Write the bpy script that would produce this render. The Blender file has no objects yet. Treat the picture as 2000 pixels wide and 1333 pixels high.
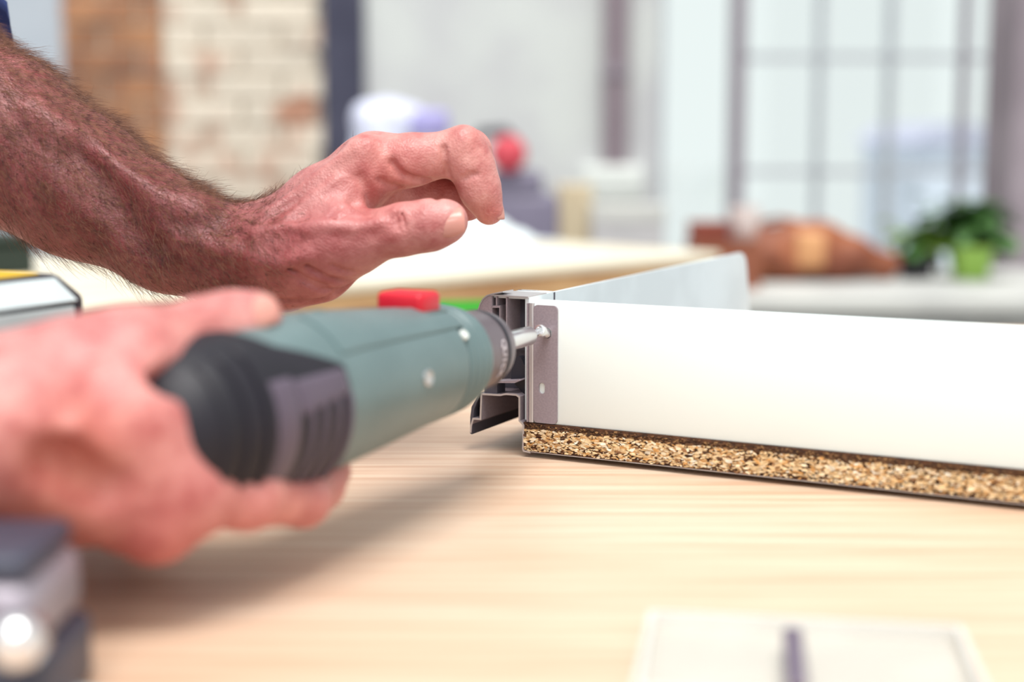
import bpy, bmesh, math, random
import numpy as np
from mathutils import Vector, Matrix

# ------------------------------------------------------------------ camera, world, light, exposure
SC = bpy.context.scene
COL = SC.collection
T = 0.90                                   # workbench top height
FPX, PITCH = 2900.0, math.radians(7.74)    # measured focal length (px of a 2000 wide frame) and tilt
CAM = np.array([0, 0, T + 0.1585])
FWD = np.array([0, math.cos(PITCH), -math.sin(PITCH)])
RGT = np.array([1.0, 0, 0])
UPV = np.array([0, math.sin(PITCH), math.cos(PITCH)])

cd = bpy.data.cameras.new('camera')
cam = bpy.data.objects.new('camera', cd)
COL.objects.link(cam)
cam.location = CAM
cam.rotation_euler = (math.pi / 2 - PITCH, 0, 0)
cd.sensor_width = 36
cd.lens = FPX / 2000 * 36
cd.clip_start = 0.01
cd.dof.use_dof = True
cd.dof.focus_distance = 0.742
cd.dof.aperture_fstop = 3.6
SC.camera = cam

w = bpy.data.worlds.new('world')
SC.world = w
w.use_nodes = True
w.node_tree.nodes['Background'].inputs[0].default_value = (0.945, 0.99, 0.985, 1)
w.node_tree.nodes['Background'].inputs[1].default_value = 0.86

sd = bpy.data.lights.new('overhead_sun', 'SUN')  # soft sun added overhead for top light and shape, not through a window
sd.energy = 3.2
sd.angle = math.radians(32)
sd.color = (1.0, 0.985, 0.95)
sun = bpy.data.objects.new('overhead_sun', sd)
COL.objects.link(sun)
sun.rotation_euler = Vector((0.06, -0.46, 1.25)).to_track_quat('Z', 'Y').to_euler()

# daylight from the tall window behind the photographer: throws the drill's shadow away from the camera
kd = bpy.data.lights.new('front_window', 'AREA')
kd.shape = 'RECTANGLE'
kd.size, kd.size_y = 0.36, 0.42
kd.energy = 6
kd.color = (1.0, 0.985, 0.955)
key = bpy.data.objects.new('front_window', kd)
COL.objects.link(key)
key.location = (-0.22, -0.95, T + 1.12)
key.rotation_euler = (Vector(key.location) - Vector((-0.05, 0.62, T + 0.05))).to_track_quat('Z', 'Y').to_euler()

SC.view_settings.view_transform = 'Standard'
SC.view_settings.look = 'None'
SC.view_settings.gamma = 1
SC.view_settings.use_curve_mapping = False
SC.view_settings.exposure = 0.20


# ------------------------------------------------------------------ measuring helpers
def hp(px, py, zc):
    return CAM + zc * (FWD + (px - 1000) / FPX * RGT - (py - 666.5) / FPX * UPV)


def ground(px, py, z=T):
    r = FWD + (px - 1000) / FPX * RGT - (py - 666.5) / FPX * UPV
    return CAM + r * ((z - CAM[2]) / r[2])


def atY(px, py, Y):
    r = FWD + (px - 1000) / FPX * RGT - (py - 666.5) / FPX * UPV
    return CAM + r * (Y / r[1])


def srgb(r, g, b):
    f = lambda c: c / 12.92 if c <= 0.04045 else ((c + 0.055) / 1.055) ** 2.4
    return (f(r / 255), f(g / 255), f(b / 255))


# ------------------------------------------------------------------ material helpers
def lnk(nt, a, b):
    nt.links.new(a, b)


def mat(name, c, rough=0.5, metal=0.0, c2=None, vscale=20, vstretch=(1, 1, 1), vlo=0.4, vhi=0.6,
        bump=0.0, bscale=200, bdist=0.001, sss=0.0, spec=0.5, coat=0.0, trans=0.0, rand=0.0, attr=None, ior=1.45):
    m = bpy.data.materials.new(name)
    m.use_nodes = True
    nt = m.node_tree
    b = nt.nodes['Principled BSDF']
    b.inputs['Roughness'].default_value = rough
    b.inputs['Metallic'].default_value = metal
    b.inputs['Specular IOR Level'].default_value = spec
    b.inputs['Coat Weight'].default_value = coat
    b.inputs['Transmission Weight'].default_value = trans
    b.inputs['IOR'].default_value = ior
    tc = nt.nodes.new('ShaderNodeTexCoord')
    mp = nt.nodes.new('ShaderNodeMapping')
    mp.inputs['Scale'].default_value = vstretch
    lnk(nt, tc.outputs['Object'], mp.inputs[0])
    if c2 is None:
        c2 = tuple(x * 0.9 for x in c)
    n = nt.nodes.new('ShaderNodeTexNoise')
    n.inputs['Scale'].default_value = vscale
    n.inputs['Detail'].default_value = 5
    lnk(nt, mp.outputs[0], n.inputs['Vector'])
    rp = nt.nodes.new('ShaderNodeValToRGB')
    rp.color_ramp.elements[0].position = vlo
    rp.color_ramp.elements[1].position = vhi
    rp.color_ramp.elements[0].color = (*c, 1)
    rp.color_ramp.elements[1].color = (*c2, 1)
    lnk(nt, n.outputs['Fac'], rp.inputs[0])
    out = rp.outputs[0]
    if attr:
        a = nt.nodes.new('ShaderNodeAttribute')
        a.attribute_name = attr
        mx = nt.nodes.new('ShaderNodeMix')
        mx.data_type = 'RGBA'
        mx.blend_type = 'MULTIPLY'
        mx.inputs[0].default_value = 1
        lnk(nt, out, mx.inputs[6])
        lnk(nt, a.outputs['Color'], mx.inputs[7])
        out = mx.outputs[2]
    if rand:
        ol = nt.nodes.new('ShaderNodeObjectInfo')
        va = nt.nodes.new('ShaderNodeVectorMath')
        va.operation = 'ADD'
        lnk(nt, tc.outputs['Object'], va.inputs[0])
        lnk(nt, ol.outputs['Location'], va.inputs[1])
        lnk(nt, va.outputs[0], mp.inputs[0])
        oi = nt.nodes.new('ShaderNodeObjectInfo')
        mr = nt.nodes.new('ShaderNodeMapRange')
        mr.inputs['To Min'].default_value = 1 - rand
        mr.inputs['To Max'].default_value = 1 + rand
        lnk(nt, oi.outputs['Random'], mr.inputs[0])
        hs = nt.nodes.new('ShaderNodeHueSaturation')
        lnk(nt, mr.outputs[0], hs.inputs['Value'])
        lnk(nt, out, hs.inputs['Color'])
        out = hs.outputs[0]
    lnk(nt, out, b.inputs['Base Color'])
    if sss:
        b.inputs['Subsurface Weight'].default_value = sss
        b.inputs['Subsurface Radius'].default_value = (1.0, 0.3, 0.2)
        b.inputs['Subsurface Scale'].default_value = 0.004
    if bump:
        n2 = nt.nodes.new('ShaderNodeTexNoise')
        n2.inputs['Scale'].default_value = bscale
        n2.inputs['Detail'].default_value = 4
        lnk(nt, mp.outputs[0], n2.inputs['Vector'])
        bp = nt.nodes.new('ShaderNodeBump')
        bp.inputs['Strength'].default_value = bump
        bp.inputs['Distance'].default_value = bdist
        lnk(nt, n2.outputs['Fac'], bp.inputs['Height'])
        lnk(nt, bp.outputs[0], b.inputs['Normal'])
    return m


# ------------------------------------------------------------------ mesh helpers
class MB:
    """collects shapes, then links them as one mesh object"""
    def __init__(s):
        s.v, s.f = [], []

    def add(s, v, f):
        o = len(s.v)
        s.v += [tuple(map(float, p)) for p in v]
        s.f += [tuple(i + o for i in q) for q in f]
        return s

    def box(s, lo, hi):
        (x0, y0, z0), (x1, y1, z1) = lo, hi
        return s.add([(x0, y0, z0), (x1, y0, z0), (x1, y1, z0), (x0, y1, z0), (x0, y0, z1), (x1, y0, z1), (x1, y1, z1), (x0, y1, z1)],
                     [(3, 2, 1, 0), (4, 5, 6, 7), (0, 1, 5, 4), (1, 2, 6, 5), (2, 3, 7, 6), (3, 0, 4, 7)])

    def prism(s, poly, d0, d1, fn):
        """poly: 2-D outline (counter-clockwise); fn(a,b,d) -> xyz"""
        n = len(poly)
        v = [fn(a, b, d0) for a, b in poly] + [fn(a, b, d1) for a, b in poly]
        f = [tuple(range(n - 1, -1, -1)), tuple(range(n, 2 * n))]
        f += [(i, (i + 1) % n, n + (i + 1) % n, n + i) for i in range(n)]
        return s.add(v, f)

    def ribbon(s, line, th, d0, d1, fn):
        """sheet metal: a 2-D polyline thickened by th and extruded"""
        L = [np.array(p, float) for p in line]
        off = []
        for i in range(len(L)):
            a = L[max(i - 1, 0)]
            b = L[min(i + 1, len(L) - 1)]
            if 0 < i < len(L) - 1:
                n1 = (L[i] - a) / np.linalg.norm(L[i] - a)
                n2 = (b - L[i]) / np.linalg.norm(b - L[i])
                n1, n2 = np.array([-n1[1], n1[0]]), np.array([-n2[1], n2[0]])
                m = n1 + n2
                m = m / max(np.dot(m, n1), 0.3)
            else:
                t = (b - a) / np.linalg.norm(b - a)
                m = np.array([-t[1], t[0]])
            off.append(L[i] + m * th)
        n = len(L)
        for i in range(n - 1):
            q = [L[i], L[i + 1], off[i + 1], off[i]]
            s.prism([tuple(p) for p in q], d0, d1, fn)
        return s

    def lathe(s, prof, fn, seg=48, a0=0.0, a1=2 * math.pi, cap=True):
        """prof: list of (t, r); fn(t, r cos, r sin) -> xyz"""
        full = abs(a1 - a0 - 2 * math.pi) < 1e-6
        m = seg if full else seg + 1
        v = []
        for t, r in prof:
            for k in range(m):
                a = a0 + (a1 - a0) * k / seg
                v.append(fn(t, r * math.cos(a), r * math.sin(a)))
        f = []
        for i in range(len(prof) - 1):
            for k in range(seg):
                k2 = (k + 1) % m
                f.append((i * m + k, i * m + k2, (i + 1) * m + k2, (i + 1) * m + k))
        if cap and full:
            f.append(tuple(range(m - 1, -1, -1)))
            f.append(tuple((len(prof) - 1) * m + k for k in range(m)))
        return s.add(v, f)

    def tube(s, pts, rad, seg=8):
        pts = [np.array(p, float) for p in pts]
        if not hasattr(rad, '__len__'):
            rad = [rad] * len(pts)
        v, f = [], []
        ref = np.array([0.13, 0.31, 0.94])
        for i, p in enumerate(pts):
            t = pts[min(i + 1, len(pts) - 1)] - pts[max(i - 1, 0)]
            t /= np.linalg.norm(t) + 1e-12
            a = np.cross(t, ref)
            a /= np.linalg.norm(a) + 1e-12
            b = np.cross(t, a)
            for k in range(seg):
                g = 2 * math.pi * k / seg
                v.append(p + rad[i] * (math.cos(g) * a + math.sin(g) * b))
        for i in range(len(pts) - 1):
            for k in range(seg):
                k2 = (k + 1) % seg
                f.append((i * seg + k, i * seg + k2, (i + 1) * seg + k2, (i + 1) * seg + k))
        f.append(tuple(range(seg - 1, -1, -1)))
        f.append(tuple((len(pts) - 1) * seg + k for k in range(seg)))
        return s.add(v, f)

    def rbox(s, lo, hi, r, seg=3):
        bm = bmesh.new()
        bmesh.ops.create_cube(bm, size=1)
        lo, hi = np.array(lo, float), np.array(hi, float)
        for q in bm.verts:
            q.co = Vector((lo + hi) / 2 + np.array(q.co) * (hi - lo))
        bmesh.ops.bevel(bm, geom=bm.edges[:], offset=r, segments=seg, affect='EDGES', profile=0.5)
        bm.verts.index_update()
        s.add([q.co for q in bm.verts], [[q.index for q in f.verts] for f in bm.faces])
        bm.free()
        return s

    def xform(s, fn, start=0):
        s.v[start:] = [tuple(fn(p)) for p in s.v[start:]]
        return s

    def mesh(s, name, smooth=False, angle=None):
        me = bpy.data.meshes.new(name)
        me.from_pydata(s.v, [], s.f)
        bm = bmesh.new()
        bm.from_mesh(me)
        bmesh.ops.recalc_face_normals(bm, faces=bm.faces[:])
        bm.to_mesh(me)
        bm.free()
        if smooth or angle:
            me.polygons.foreach_set('use_smooth', [True] * len(me.polygons))
            if angle:
                me.set_sharp_from_angle(angle=math.radians(angle))
        me.update()
        return me

    def build(s, name, m, parent=None, smooth=False, angle=None, loc=None):
        me = s.mesh(name, smooth, angle)
        me.materials.append(m)
        o = bpy.data.objects.new(name, me)
        COL.objects.link(o)
        if parent:
            o.parent = parent
        if loc is not None:
            o.location = loc
        return o


def tag(o, label=None, cat=None, group=None, kind=None):
    if label:
        o['label'] = label
    if cat:
        o['category'] = cat
    if group:
        o['group'] = group
    if kind:
        o['kind'] = kind
    return o


def empty(name, loc, rz=0.0, **k):
    o = bpy.data.objects.new(name, None)
    o.empty_display_size = 0.02
    COL.objects.link(o)
    o.location = tuple(loc)
    o.rotation_euler = (0, 0, rz)
    return tag(o, **k)


def place(o, parent, loc):
    """world-coordinate mesh -> child of an Empty at loc"""
    o.data.transform(Matrix.Translation(-Vector(loc)))
    o.parent = parent
    return o


XYZ = lambda a, b, d: (a, b, d)          # outline in plan, extruded up
XZY = lambda a, b, d: (a, d, b)          # outline in elevation, extruded along y


# ------------------------------------------------------------------ smooth-blended body shapes (distance fields)
def sd_cone(P, a, b, ra, rb):
    ab = b - a
    t = np.clip(((P - a) @ ab) / (ab @ ab + 1e-12), 0, 1)
    return np.linalg.norm(P - a - t[:, None] * ab, axis=1) - (ra + t * (rb - ra))


def smin(a, b, k):
    h = np.clip(0.5 + 0.5 * (b - a) / k, 0, 1)
    return b + (a - b) * h - k * h * (1 - h)


def chain_field(chain, k):
    def fn(P):
        d = None
        for (a, ra), (b, rb) in zip(chain[:-1], chain[1:]):
            q = sd_cone(P, a, b, ra, rb)
            d = q if d is None else smin(d, q, k)
        return d
    return fn


def surface_nets(V, org, h):
    ins = V < 0
    cs = [(i, j, k) for i in (0, 1) for j in (0, 1) for k in (0, 1)]
    n = np.array(V.shape) - 1
    sl = lambda c: tuple(slice(c[d], c[d] + n[d]) for d in range(3))
    cnt = np.zeros(n, np.int8)
    for c in cs:
        cnt += ins[sl(c)]
    mask = (cnt > 0) & (cnt < 8)
    ids = np.full(n, -1, np.int64)
    cells = np.argwhere(mask)
    ids[mask] = np.arange(len(cells))
    acc = np.zeros((len(cells), 3))
    num = np.zeros(len(cells))
    for c0 in cs:
        for d in range(3):
            if c0[d]:
                continue
            c1 = list(c0)
            c1[d] = 1
            v0, v1 = V[sl(c0)][mask], V[sl(tuple(c1))][mask]
            x = (v0 < 0) != (v1 < 0)
            t = np.where(x, v0 / np.where(x, v0 - v1, 1), 0)
            p = np.array(c0, float)[None, :].repeat(len(cells), 0)
            p[:, d] += t
            acc += p * x[:, None]
            num += x
    verts = org + h * (cells + acc / num[:, None])
    quads = []
    for d in range(3):
        e1, e2 = [(1, 2), (2, 0), (0, 1)][d]
        s0 = [slice(1, -1)] * 3
        s0[d] = slice(0, -1)
        s1 = [slice(1, -1)] * 3
        s1[d] = slice(1, None)
        a, b = ins[tuple(s0)], ins[tuple(s1)]
        e = np.argwhere(a != b)
        flip = a[tuple(e.T)]
        off = np.array([1, 1, 1])
        off[d] = 0
        e = e + off
        q = []
        for o1, o2 in ((-1, -1), (0, -1), (0, 0), (-1, 0)):
            g = e.copy()
            g[:, e1] += o1
            g[:, e2] += o2
            q.append(ids[tuple(g.T)])
        q = np.stack(q, 1)
        q[~flip] = q[~flip][:, ::-1]
        quads.append(q)
    return verts, np.concatenate(quads)


def field_mesh(name, fn, lo, hi, h, m, tint=None):
    lo, hi = np.array(lo, float), np.array(hi, float)
    B = 6
    H = h * B
    nb = np.ceil((hi - lo) / H).astype(int)
    g = np.stack(np.meshgrid(*[np.arange(k) for k in nb], indexing='ij'), -1).reshape(-1, 3)
    d = fn(lo + (g + 0.5) * H)
    V = np.repeat(np.repeat(np.repeat(np.where(d < 0, -1.0, 1.0).reshape(nb), B, 0), B, 1), B, 2).astype(np.float64)
    act = g[np.abs(d) < H * 1.25]
    sub = np.stack(np.meshgrid(*[np.arange(B)] * 3, indexing='ij'), -1).reshape(-1, 3)
    idx = (act[:, None, :] * B + sub[None]).reshape(-1, 3)
    for s in range(0, len(idx), 400000):
        q = idx[s:s + 400000]
        V[tuple(q.T)] = fn(lo + q * h)
    v, f = surface_nets(V, lo, h)
    me = bpy.data.meshes.new(name)
    me.vertices.add(len(v))
    me.vertices.foreach_set('co', v.astype(np.float32).ravel())
    me.loops.add(f.size)
    me.loops.foreach_set('vertex_index', f.astype(np.int32).ravel())
    me.polygons.add(len(f))
    me.polygons.foreach_set('loop_start', np.arange(0, f.size, 4, dtype=np.int32))
    me.polygons.foreach_set('loop_total', np.full(len(f), 4, dtype=np.int32))
    me.polygons.foreach_set('use_smooth', np.ones(len(f), bool))
    me.update(calc_edges=True)
    me.validate()
    if tint is not None:
        at = me.color_attributes.new('tint', 'FLOAT_COLOR', 'POINT')
        c = np.ones((len(v), 4), np.float32)
        c[:, :3] = tint(v)
        at.data.foreach_set('color', c.ravel())
    me.materials.append(m)
    o = bpy.data.objects.new(name, me)
    COL.objects.link(o)
    return o, v, f


random.seed(4)
rng = np.random.default_rng(7)

# ------------------------------------------------------------------ materials of the setting
m_plaster = mat('grey_plaster', srgb(214, 217, 215), 0.9, c2=srgb(200, 200, 203), vscale=2.5, bump=0.3, bscale=60)
m_bluewall = mat('blue_grey_plaster', srgb(190, 196, 204), 0.9, c2=srgb(180, 187, 197), vscale=3)
m_slate = mat('slate_paint', srgb(72, 72, 92), 0.6, c2=srgb(60, 60, 80), vscale=5)
m_mortar = mat('mortar', srgb(196, 184, 168), 0.95, bump=0.4, bscale=150)
m_brick_tan = mat('tan_brick', srgb(184, 132, 96), 0.9, c2=srgb(134, 92, 74), vscale=9, vlo=0.35, vhi=0.7, bump=0.5, bscale=90, rand=0.22)
m_brick_white = mat('whitewashed_brick', srgb(226, 214, 198), 0.9, c2=srgb(188, 136, 112), vscale=7, vlo=0.48, vhi=0.64, bump=0.5, bscale=90, rand=0.10)
m_frame = mat('window_frame_paint', srgb(150, 140, 150), 0.5)
m_mull = mat('mullion_paint', srgb(186, 190, 196), 0.5)
m_post = mat('mauve_post_paint', srgb(150, 138, 146), 0.6, c2=srgb(136, 124, 132), vscale=4)
m_floor = mat('concrete_floor', srgb(150, 146, 140), 0.7, c2=srgb(128, 124, 120), vscale=3, bump=0.2)
m_glass = bpy.data.materials.new('window_glass')
m_glass.use_nodes = True
nt = m_glass.node_tree
for n in list(nt.nodes):
    if n.type == 'BSDF_PRINCIPLED':
        nt.nodes.remove(n)
tr = nt.nodes.new('ShaderNodeBsdfTransparent')
tr.inputs[0].default_value = (0.96, 0.985, 0.98, 1)
gl = nt.nodes.new('ShaderNodeBsdfGlossy')
gl.inputs['Roughness'].default_value = 0.02
mx = nt.nodes.new('ShaderNodeMixShader')
mx.inputs[0].default_value = 0.05
lnk(nt, tr.outputs[0], mx.inputs[1])
lnk(nt, gl.outputs[0], mx.inputs[2])
lnk(nt, mx.outputs[0], nt.nodes['Material Output'].inputs[0])


def struct(o):
    o['kind'] = 'structure'
    return o


# ------------------------------------------------------------------ room shell
WY = 4.8                                   # front face of the back wall
X = lambda px, Y=WY: atY(px, 300, Y)[0]
struct(MB().box((-3.2, -0.6, -0.1), (3.4, 5.4, 0)).build('floor', m_floor))
mb = MB()
wx0, wx1, wz0, wz1 = X(1286), X(1966), 0.55, 2.9
mb.box((X(716), WY, 0), (wx0, WY + 0.25, 3.2))
mb.box((wx1, WY, 0), (3.4, WY + 0.25, 3.2))
mb.box((wx0, WY, 0), (wx1, WY + 0.25, wz0))
mb.box((wx0, WY, wz1), (wx1, WY + 0.25, 3.2))
wall_back = struct(mb.build('wall_back', m_plaster))
struct(MB().box((-3.2, WY + 0.02, 0), (X(131), WY + 0.25, 3.2)).build('wall_left', m_bluewall))
# steel column between brick pier and plaster
struct(MB().box((X(634), WY - 0.02, 0), (X(716), WY + 0.2, 3.2)).build('trim_1', m_slate))
# brick pier: mortar core with single bricks
px0, px1 = X(131), X(634)
pier = struct(MB().box((px0, WY + 0.012, 0), (px1, WY + 0.22, 3.2)).build('wall_pier', m_mortar))
BL, BH, BD, J = 0.235, 0.068, 0.10, 0.011
bmesh_t = MB().rbox((-BL / 2, 0, 0), (BL / 2, BD, BH), 0.004, 1).mesh('brick')
bmesh_t.materials.append(m_brick_tan)
bmesh_w = bmesh_t.copy()
bmesh_w.materials.clear()
bmesh_w.materials.append(m_brick_white)
split = X(325)
row = 0
z = 0.004
while z < 2.3:
    for r0, r1, me_b in ((px0, split - J / 2, bmesh_t), (split + J / 2, px1, bmesh_w)):
        x = r0 + (BL / 2 if row % 2 == 0 else 0.0)
        while x - BL / 2 < r1:
            a, b = max(x - BL / 2, r0), min(x + BL / 2, r1)
            if b - a > 0.03:
                o = bpy.data.objects.new('brick', me_b)
                COL.objects.link(o)
                o.parent = pier
                o.location = ((a + b) / 2, WY + random.uniform(-0.006, 0.003), z)
                o.scale = ((b - a - 0.001) / BL, 1, 1)
            x += BL + J
    z += BH + J
    row += 1

# window with dark outer posts, pale glazing bars and single panes
win = struct(MB().box((wx0 - 0.02, WY - 0.04, wz0 - 0.04), (wx1 + 0.02, WY + 0.05, wz0)).build('window_1', m_mull))
cols = [1290, 1440, 1600, 1737, 1882, 1964]
rows_z = [wz0, atY(1600, 336, WY)[2], atY(1600, 112, WY)[2], wz1]
for i, c in enumerate(cols):
    wd = 0.046 if i == 1 else 0.017
    o = MB().box((X(c) - wd / 2, WY + 0.0, wz0), (X(c) + wd / 2, WY + 0.07, wz1)).build('glazing_bar', m_frame if i in (1, 4) else m_mull, win)
for zz in (rows_z[1], rows_z[2]):
    for a, b in zip(cols[1:-1], cols[2:]):
        MB().box((X(a) + 0.017, WY + 0.005, zz - 0.010), (X(b) - 0.017, WY + 0.04, zz + 0.010)).build('glazing_bar', m_mull, win)
for a, b in zip(cols[:-1], cols[1:]):
    zs = rows_z if a > 1300 else [rows_z[0], rows_z[-1]]
    for z0, z1 in zip(zs[:-1], zs[1:]):
        MB().box((X(a) + 0.012, WY + 0.03, z0 + 0.012), (X(b) - 0.012, WY + 0.036, z1 - 0.012)).build('pane', m_glass, win)

# pale building outside the window
YO = 12.0
bp0, bp1 = atY(1800, 310, YO), atY(1930, 240, YO)
bo = empty('building', (bp0[0], YO, 0), label='pale bluish low building seen outside through the window panes', cat='building')
m_out = mat('outside_render', srgb(220, 226, 240), 0.9)
m_out2 = mat('outside_roof', srgb(190, 190, 212), 0.9)
bw = bp1[0] - bp0[0]
MB().box((0, 0, 0), (bw, 2, bp0[2] + 0.12)).build('wall', m_out, bo)
MB().prism([(-0.08, bp0[2] + 0.12), (bw + 0.08, bp0[2] + 0.12), (bw * 0.75, bp1[2]), (bw * 0.25, bp1[2])], -0.1, 2.1, XZY).build('roof', m_out2, bo)

# nearer wall end at the right edge of the view
struct(MB().box((atY(1962, 300, 3.3)[0], 3.25, 0), (1.75, 3.45, 3.2)).build('wall_right', m_post))

# duct on the plaster wall
duct = empty('wall_duct', (X(1200), WY, 0), label='mauve vertical cable duct fixed to the grey plaster wall', cat='duct')
m_duct = mat('duct_paint', srgb(140, 126, 134), 0.6)
zd = atY(1200, 322, WY)[2]
dw = X(1226) - X(1178)
MB().box((-dw / 2, -0.05, zd), (dw / 2, 0, 2.7)).build('channel', m_duct, duct)
MB().box((-dw / 2 - 0.006, -0.056, zd + 0.28), (dw / 2 + 0.006, 0, zd + 0.31)).build('bracket', m_frame, duct)
MB().box((-dw / 2 - 0.006, -0.056, zd + 0.9), (dw / 2 + 0.006, 0, zd + 0.93)).build('bracket', m_frame, duct)
jb = empty('junction_box', (X(1203), WY, zd - 0.12), label='white junction box under the mauve duct on the plaster wall', cat='box')
m_white_pl = mat('white_plastic', srgb(226, 230, 226), 0.5)
MB().rbox((-0.11, -0.07, 0), (0.085, 0, 0.118), 0.01).build('housing', m_white_pl, jb, angle=40)
MB().rbox((-0.10, -0.078, 0.008), (0.075, -0.068, 0.108), 0.004).build('lid', m_white_pl, jb, angle=40)

# ------------------------------------------------------------------ workbench
m_wood = bpy.data.materials.new('beech_top')
m_wood.use_nodes = True
nt = m_wood.node_tree
b = nt.nodes['Principled BSDF']
tc = nt.nodes.new('ShaderNodeTexCoord')
mp = nt.nodes.new('ShaderNodeMapping')
mp.inputs['Rotation'].default_value = (0, 0, math.radians(-16))
mp.inputs['Scale'].default_value = (6, 170, 170)
lnk(nt, tc.outputs['Object'], mp.inputs[0])
n1 = nt.nodes.new('ShaderNodeTexNoise')
n1.inputs['Scale'].default_value = 1.0
n1.inputs['Detail'].default_value = 6
n1.inputs['Roughness'].default_value = 0.62
lnk(nt, mp.outputs[0], n1.inputs['Vector'])
rp = nt.nodes.new('ShaderNodeValToRGB')
rp.color_ramp.elements[0].position = 0.34
rp.color_ramp.elements[0].color = (*srgb(200, 163, 136), 1)
rp.color_ramp.elements[1].position = 0.66
rp.color_ramp.elements[1].color = (*srgb(221, 199, 177), 1)
lnk(nt, n1.outputs['Fac'], rp.inputs[0])
# broad tone patches
mp2 = nt.nodes.new('ShaderNodeMapping')
mp2.inputs['Rotation'].default_value = (0, 0, math.radians(-16))
mp2.inputs['Scale'].default_value = (2.5, 9, 9)
lnk(nt, tc.outputs['Object'], mp2.inputs[0])
n3 = nt.nodes.new('ShaderNodeTexNoise')
n3.inputs['Scale'].default_value = 1.3
n3.inputs['Detail'].default_value = 3
lnk(nt, mp2.outputs[0], n3.inputs['Vector'])
rp3 = nt.nodes.new('ShaderNodeValToRGB')
rp3.color_ramp.elements[0].position = 0.35
rp3.color_ramp.elements[0].color = (0.95, 0.90, 0.86, 1)
rp3.color_ramp.elements[1].position = 0.62
rp3.color_ramp.elements[1].color = (1, 1, 1, 1)
lnk(nt, n3.outputs['Fac'], rp3.inputs[0])
mu = nt.nodes.new('ShaderNodeMix')
mu.data_type = 'RGBA'
mu.blend_type = 'MULTIPLY'
mu.inputs[0].default_value = 1
lnk(nt, rp.outputs[0], mu.inputs[6])
lnk(nt, rp3.outputs[0], mu.inputs[7])
cur = mu.outputs[2]
# paint stains and scuffs with their own shapes: (ground px, radius x, radius y, rot, colour, break-up)
stains = [((958, 938), 0.022, 0.013, 20, srgb(226, 228, 226), 0.47, 0.85), ((930, 913), 0.030, 0.006, 25, srgb(150, 62, 70), 0.40, 0.75),
          ((890, 945), 0.020, 0.006, 20, srgb(176, 160, 176), 0.42, 0.6), ((1187, 918), 0.005, 0.004, 0, srgb(222, 226, 226), 0.3, 0.9),
          ((1700, 990), 0.014, 0.006, -10, srgb(232, 230, 224), 0.48, 0.9), ((1845, 1013), 0.007, 0.004, 0, srgb(234, 232, 226), 0.42, 0.9),
          ((1745, 1021), 0.013, 0.0035, -5, srgb(214, 120, 90), 0.42, 0.7), ((775, 893), 0.004, 0.002, 30, srgb(70, 60, 66), 0.45, 0.9),
          ((730, 887), 0.003, 0.0015, 0, srgb(70, 60, 66), 0.4, 0.9), ((1130, 935), 0.012, 0.004, 15, srgb(226, 222, 214), 0.5, 0.6),
          ((860, 1000), 0.03, 0.010, 10, srgb(236, 236, 232), 0.45, 0.6)]
for (gp, rx, ry, rot, colr, br, alpha) in stains:
    g = ground(*gp)
    ms = nt.nodes.new('ShaderNodeMapping')
    ms.vector_type = 'TEXTURE'
    ms.inputs['Location'].default_value = (g[0], g[1] - 0.70, 0)
    ms.inputs['Rotation'].default_value = (0, 0, math.radians(rot))
    ms.inputs['Scale'].default_value = (rx, ry, 1)
    lnk(nt, tc.outputs['Object'], ms.inputs[0])
    ln = nt.nodes.new('ShaderNodeVectorMath')
    ln.operation = 'LENGTH'
    lnk(nt, ms.outputs[0], ln.inputs[0])
    mr = nt.nodes.new('ShaderNodeMapRange')
    mr.inputs['From Min'].default_value = 0.2
    mr.inputs['From Max'].default_value = 1.0
    mr.inputs['To Min'].default_value = 1
    mr.inputs['To Max'].default_value = 0
    lnk(nt, ln.outputs['Value'], mr.inputs[0])
    ns = nt.nodes.new('ShaderNodeTexNoise')
    ns.inputs['Scale'].default_value = 1.6
    ns.inputs['Detail'].default_value = 5
    lnk(nt, ms.outputs[0], ns.inputs['Vector'])
    m2 = nt.nodes.new('ShaderNodeMapRange')
    m2.inputs['From Min'].default_value = br
    m2.inputs['From Max'].default_value = br + 0.12
    m2.inputs['To Max'].default_value = alpha
    lnk(nt, ns.outputs['Fac'], m2.inputs[0])
    mm = nt.nodes.new('ShaderNodeMath')
    mm.operation = 'MULTIPLY'
    lnk(nt, mr.outputs[0], mm.inputs[0])
    lnk(nt, m2.outputs[0], mm.inputs[1])
    mk = nt.nodes.new('ShaderNodeMix')
    mk.data_type = 'RGBA'
    mk.inputs[7].default_value = (*colr, 1)
    lnk(nt, mm.outputs[0], mk.inputs[0])
    lnk(nt, cur, mk.inputs[6])
    cur = mk.outputs[2]
lnk(nt, cur, b.inputs['Base Color'])
b.inputs['Roughness'].default_value = 0.42
b.inputs['Specular IOR Level'].default_value = 0.5
bp = nt.nodes.new('ShaderNodeBump')
bp.inputs['Strength'].default_value = 0.35
bp.inputs['Distance'].default_value = 0.0006
lnk(nt, n1.outputs['Fac'], bp.inputs['Height'])
lnk(nt, bp.outputs[0], b.inputs['Normal'])

m_steel_leg = mat('painted_steel_leg', srgb(90, 92, 98), 0.5)
bench = empty('workbench', (0, 0.70, 0), label='beech workbench with pale wood top under the drawer and drill', cat='workbench')
bx0, bx1, by0, by1 = -0.62, 1.0, -0.52, 0.56
MB().rbox((bx0, by0, T - 0.04), (bx1, by1, T), 0.003, 2).build('tabletop', m_wood, bench, loc=(0, 0, 0))
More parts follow.
